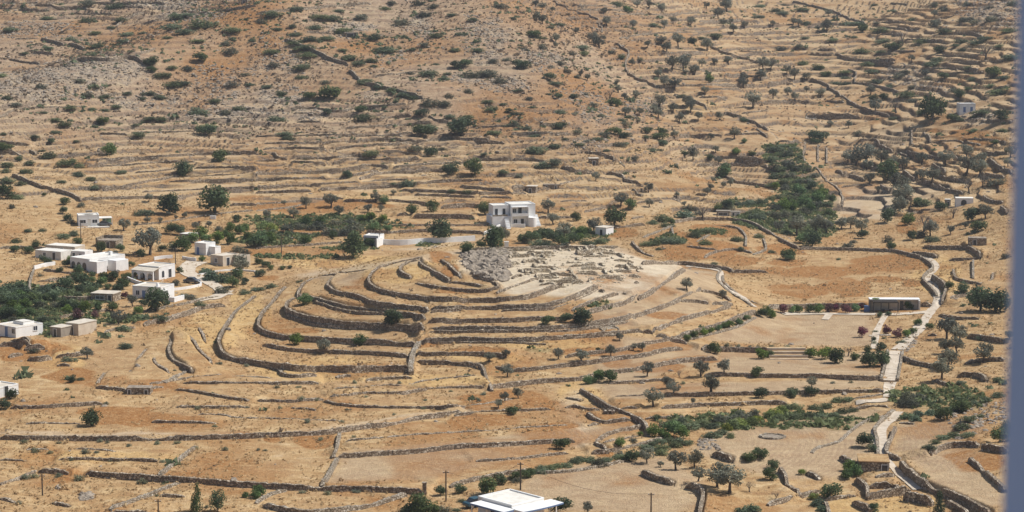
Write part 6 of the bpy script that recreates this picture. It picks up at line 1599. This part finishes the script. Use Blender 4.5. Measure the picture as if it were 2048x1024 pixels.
# ------------------------------------------------------------------ cars
def car(label, px, py, yaw, paint):
    D, th, x, y, z = cast(px, py); root = empty('parked_car', (x, y, z), R(yaw)); tag(root, label, 'car', 'parked cars')
    prof = [(-2.0, .35), (-2.05, .7), (-1.9, .86), (-1.1, .92), (1.25, .92), (1.95, .78), (2.05, .5), (2.0, .35)]
    b = MB(); b.prism([(x_, z_) for x_, z_ in prof][::-1], -.82, .82); o = b.build('body', paint, root)
    bv = o.modifiers.new('bevel', 'BEVEL'); bv.width = .06; bv.segments = 2
    b = MB(); gl = [(-1.45, .90), (-.95, 1.36), (.45, 1.38), (1.15, .90)]; b.prism(gl[::-1], -.70, .70); b.build('windows', M_pane, root)
    b = MB(); b.prism([(-.98, 1.365), (.48, 1.385), (.42, 1.43), (-.9, 1.42)][::-1], -.68, .68); b.build('roof', paint, root)
    for wx in (-1.25, 1.3):
        for wy in (-.78, .78):
            t = MB(); t.tube([(wx, wy-.1, .32), (wx, wy+.1, .32)], [.32, .32], 16); w_ = t.build('wheel', M_tyre, root)
            r_ = MB(); sg = 1 if wy > 0 else -1; r_.tube([(wx, wy+sg*.1, .32), (wx, wy+sg*.115, .32)], [.18, .17], 12); r_.build('rim', M_grey, w_)
    for wy in (-.6, .6):
        h_ = MB(); h_.box(2.0, 2.06, wy-.15, wy+.15, .6, .74); h_.build('headlight', M_roofw, root)
car('dark teal car parked beside the white house at the bottom edge', 953, 1013, 35, M_cardark)
car('dark green-grey car parked under the carport of the white bungalow', 209, 452, 8, M_cargrey)
car('grey car standing on the pale drive near the arched porch house', 384, 566, -20, M_cargrey)

# ------------------------------------------------------------------ blue-grey post close to the camera
b = MB(); b.box(0, .34, -.22, 0, -7, 3.0); o = b.build('painted_post', M_post); o.location = (.3400, 1.52, 83); o.rotation_euler = (0, 0, R(11)); tag(o, 'blurred blue-grey painted post close to the camera at the right edge', 'post')

# ------------------------------------------------------------------ haze
if HAZE_DENSITY > 0:
    zlo, zhi = float(Z.min())-1.0, float(Z.max())+6
    b = MB(); b.box(-9600, 9600, -600, 9600, zlo, max(zhi, 90))
    m = bpy.data.materials.new('haze'); m.use_nodes = True; nt = m.node_tree; nt.nodes.clear()
    out = nt.nodes.new('ShaderNodeOutputMaterial'); vp = nt.nodes.new('ShaderNodeVolumePrincipled'); nt.links.new(vp.outputs[0], out.inputs['Volume'])
    vp.inputs['Density'].default_value = HAZE_DENSITY; vp.inputs['Color'].default_value = (.80, .86, .95, 1); vp.inputs['Anisotropy'].default_value = .2
    o = b.build('haze', m); tag(o, 'thin pale air haze over the valley', 'haze', None, 'stuff')

# ------------------------------------------------------------------ labels that single things out
LM = [(1035, 430, 'the two-storey white house'), (742, 480, 'the cottage by the long white wall'), (178, 440, 'the white bungalow with carport'), (195, 525, 'the long arched white house'),
      (305, 550, 'the arched porch house'), (1792, 614, 'the grey pavilion'), (1120, 530, 'the excavated ruins'), (1025, 1000, 'the bottom-edge white house'), (1735, 405, 'the pale fallow field'),
      (1545, 874, 'the round threshing floor'), (1188, 323, 'the lone hillside hut'), (1935, 216, 'the upper right cottage'), (843, 670, 'the pale spine wall of the mound'), (1785, 735, 'the long stairway'),
      (703, 68, 'the high stone shelter'), (1748, 935, 'the earth-roofed hut'), (277, 783, 'the hut in the terrace wall'), (180, 838, 'the round bush above the track'), (1610, 350, 'the green gully'),
      (1430, 480, 'the rust-coloured knoll'), (488, 5, 'the hut on the skyline'), (430, 397, 'the big dark tree behind the orchard'), (1929, 402, 'the little white shed'), (392, 980, 'the cypress pair'),
      (40, 660, 'the large left-edge house'), (1622, 238, 'the high stone ring'), (1216, 825, 'the little stone well'), (367, 336, 'the round dark bush on the hillside'), (235, 122, 'the stony scree at upper left'),
      (1240, 110, 'the winding hillside track'), (860, 180, 'the diagonal hill wall'), (1330, 860, 'the green thicket'), (670, 920, 'the pale divider wall'), (1440, 945, 'the big grey olive'), (460, 650, 'the outermost mound wall'),
      (1850, 560, 'the walled right-hand path'), (1430, 130, 'the upper olive grove'), (1050, 300, 'the wide dome shrub on the slope'), (1310, 690, 'the rust strips below the mound')]
# the smallest repeats beyond 300 of a kind go into one mesh
import bmesh
def fold_rest(prefix, keep, name, label):
    its = [it for it in REG if it[0].name.split('.')[0] == prefix]
    if len(its) <= keep: return
    its.sort(key=lambda it: -AREA[it[0].name]); rest = its[keep:]; bm = bmesh.new(); mats = []
    for it in rest:
        o = it[0]; me = o.data.copy(); sx = o.scale
        me.transform(Matrix.Translation(o.location) @ o.rotation_euler.to_matrix().to_4x4() @ Matrix.Diagonal((sx[0], sx[1], sx[2], 1)))
        n0 = len(bm.faces); bm.from_mesh(me); bm.faces.ensure_lookup_table(); m0 = o.data.materials[0]
        if m0 not in mats: mats.append(m0)
        k = mats.index(m0)
        for f in bm.faces[n0:]: f.material_index = k
        REG.remove(it); bpy.data.objects.remove(o); bpy.data.meshes.remove(me)
    me = bpy.data.meshes.new(name); bm.to_mesh(me); bm.free()
    for m0 in mats: me.materials.append(m0)
    tag(link(name, me), label, name.replace('_', ' '), None, 'stuff')
fold_rest('drystone_wall', 298, 'wall_remnants', 'scattered short remnants of tumbled drystone walling on the slopes')
fold_rest('lentisk_shrub', 298, 'small_scrub', 'smallest green scrub clumps scattered over the far slopes')
ORD = ['nearest', 'second nearest', 'third nearest', 'fourth nearest', 'fifth nearest', 'sixth nearest', 'seventh nearest', 'eighth nearest', 'ninth nearest', 'tenth nearest', 'eleventh nearest', 'twelfth nearest', 'thirteenth nearest', 'fourteenth nearest', 'fifteenth nearest']
bins = {}; OVER = []
for it in REG:
    o, px, py, look, cat, grp = it
    dd = sorted(((px-a)**2+((py-b_)*1.5)**2, i) for i, (a, b_, _) in enumerate(LM))[0]; i = dd[1]
    dx, dy = px-LM[i][0], py-LM[i][1]
    rel = ('left of' if dx < 0 else 'right of') if abs(dx) > abs(dy)*1.3 else ('above' if dy < 0 else 'below')
    bins.setdefault((look, rel, i), []).append((dd[0], it))
for (look, rel, i), L_ in bins.items():
    L_.sort(key=lambda t: t[0])
    for q, (_, (o, px, py, lk, cat, grp)) in enumerate(L_):
        if q > 14: OVER.append(look)
        lb = f'{look} {rel} {LM[i][2]}' if len(L_) == 1 else f'{look} {rel} {LM[i][2]}, {ORD[min(q, 14)]}'
        ws = lb.split(); tag(o, ' '.join(ws[:16]), cat, grp)
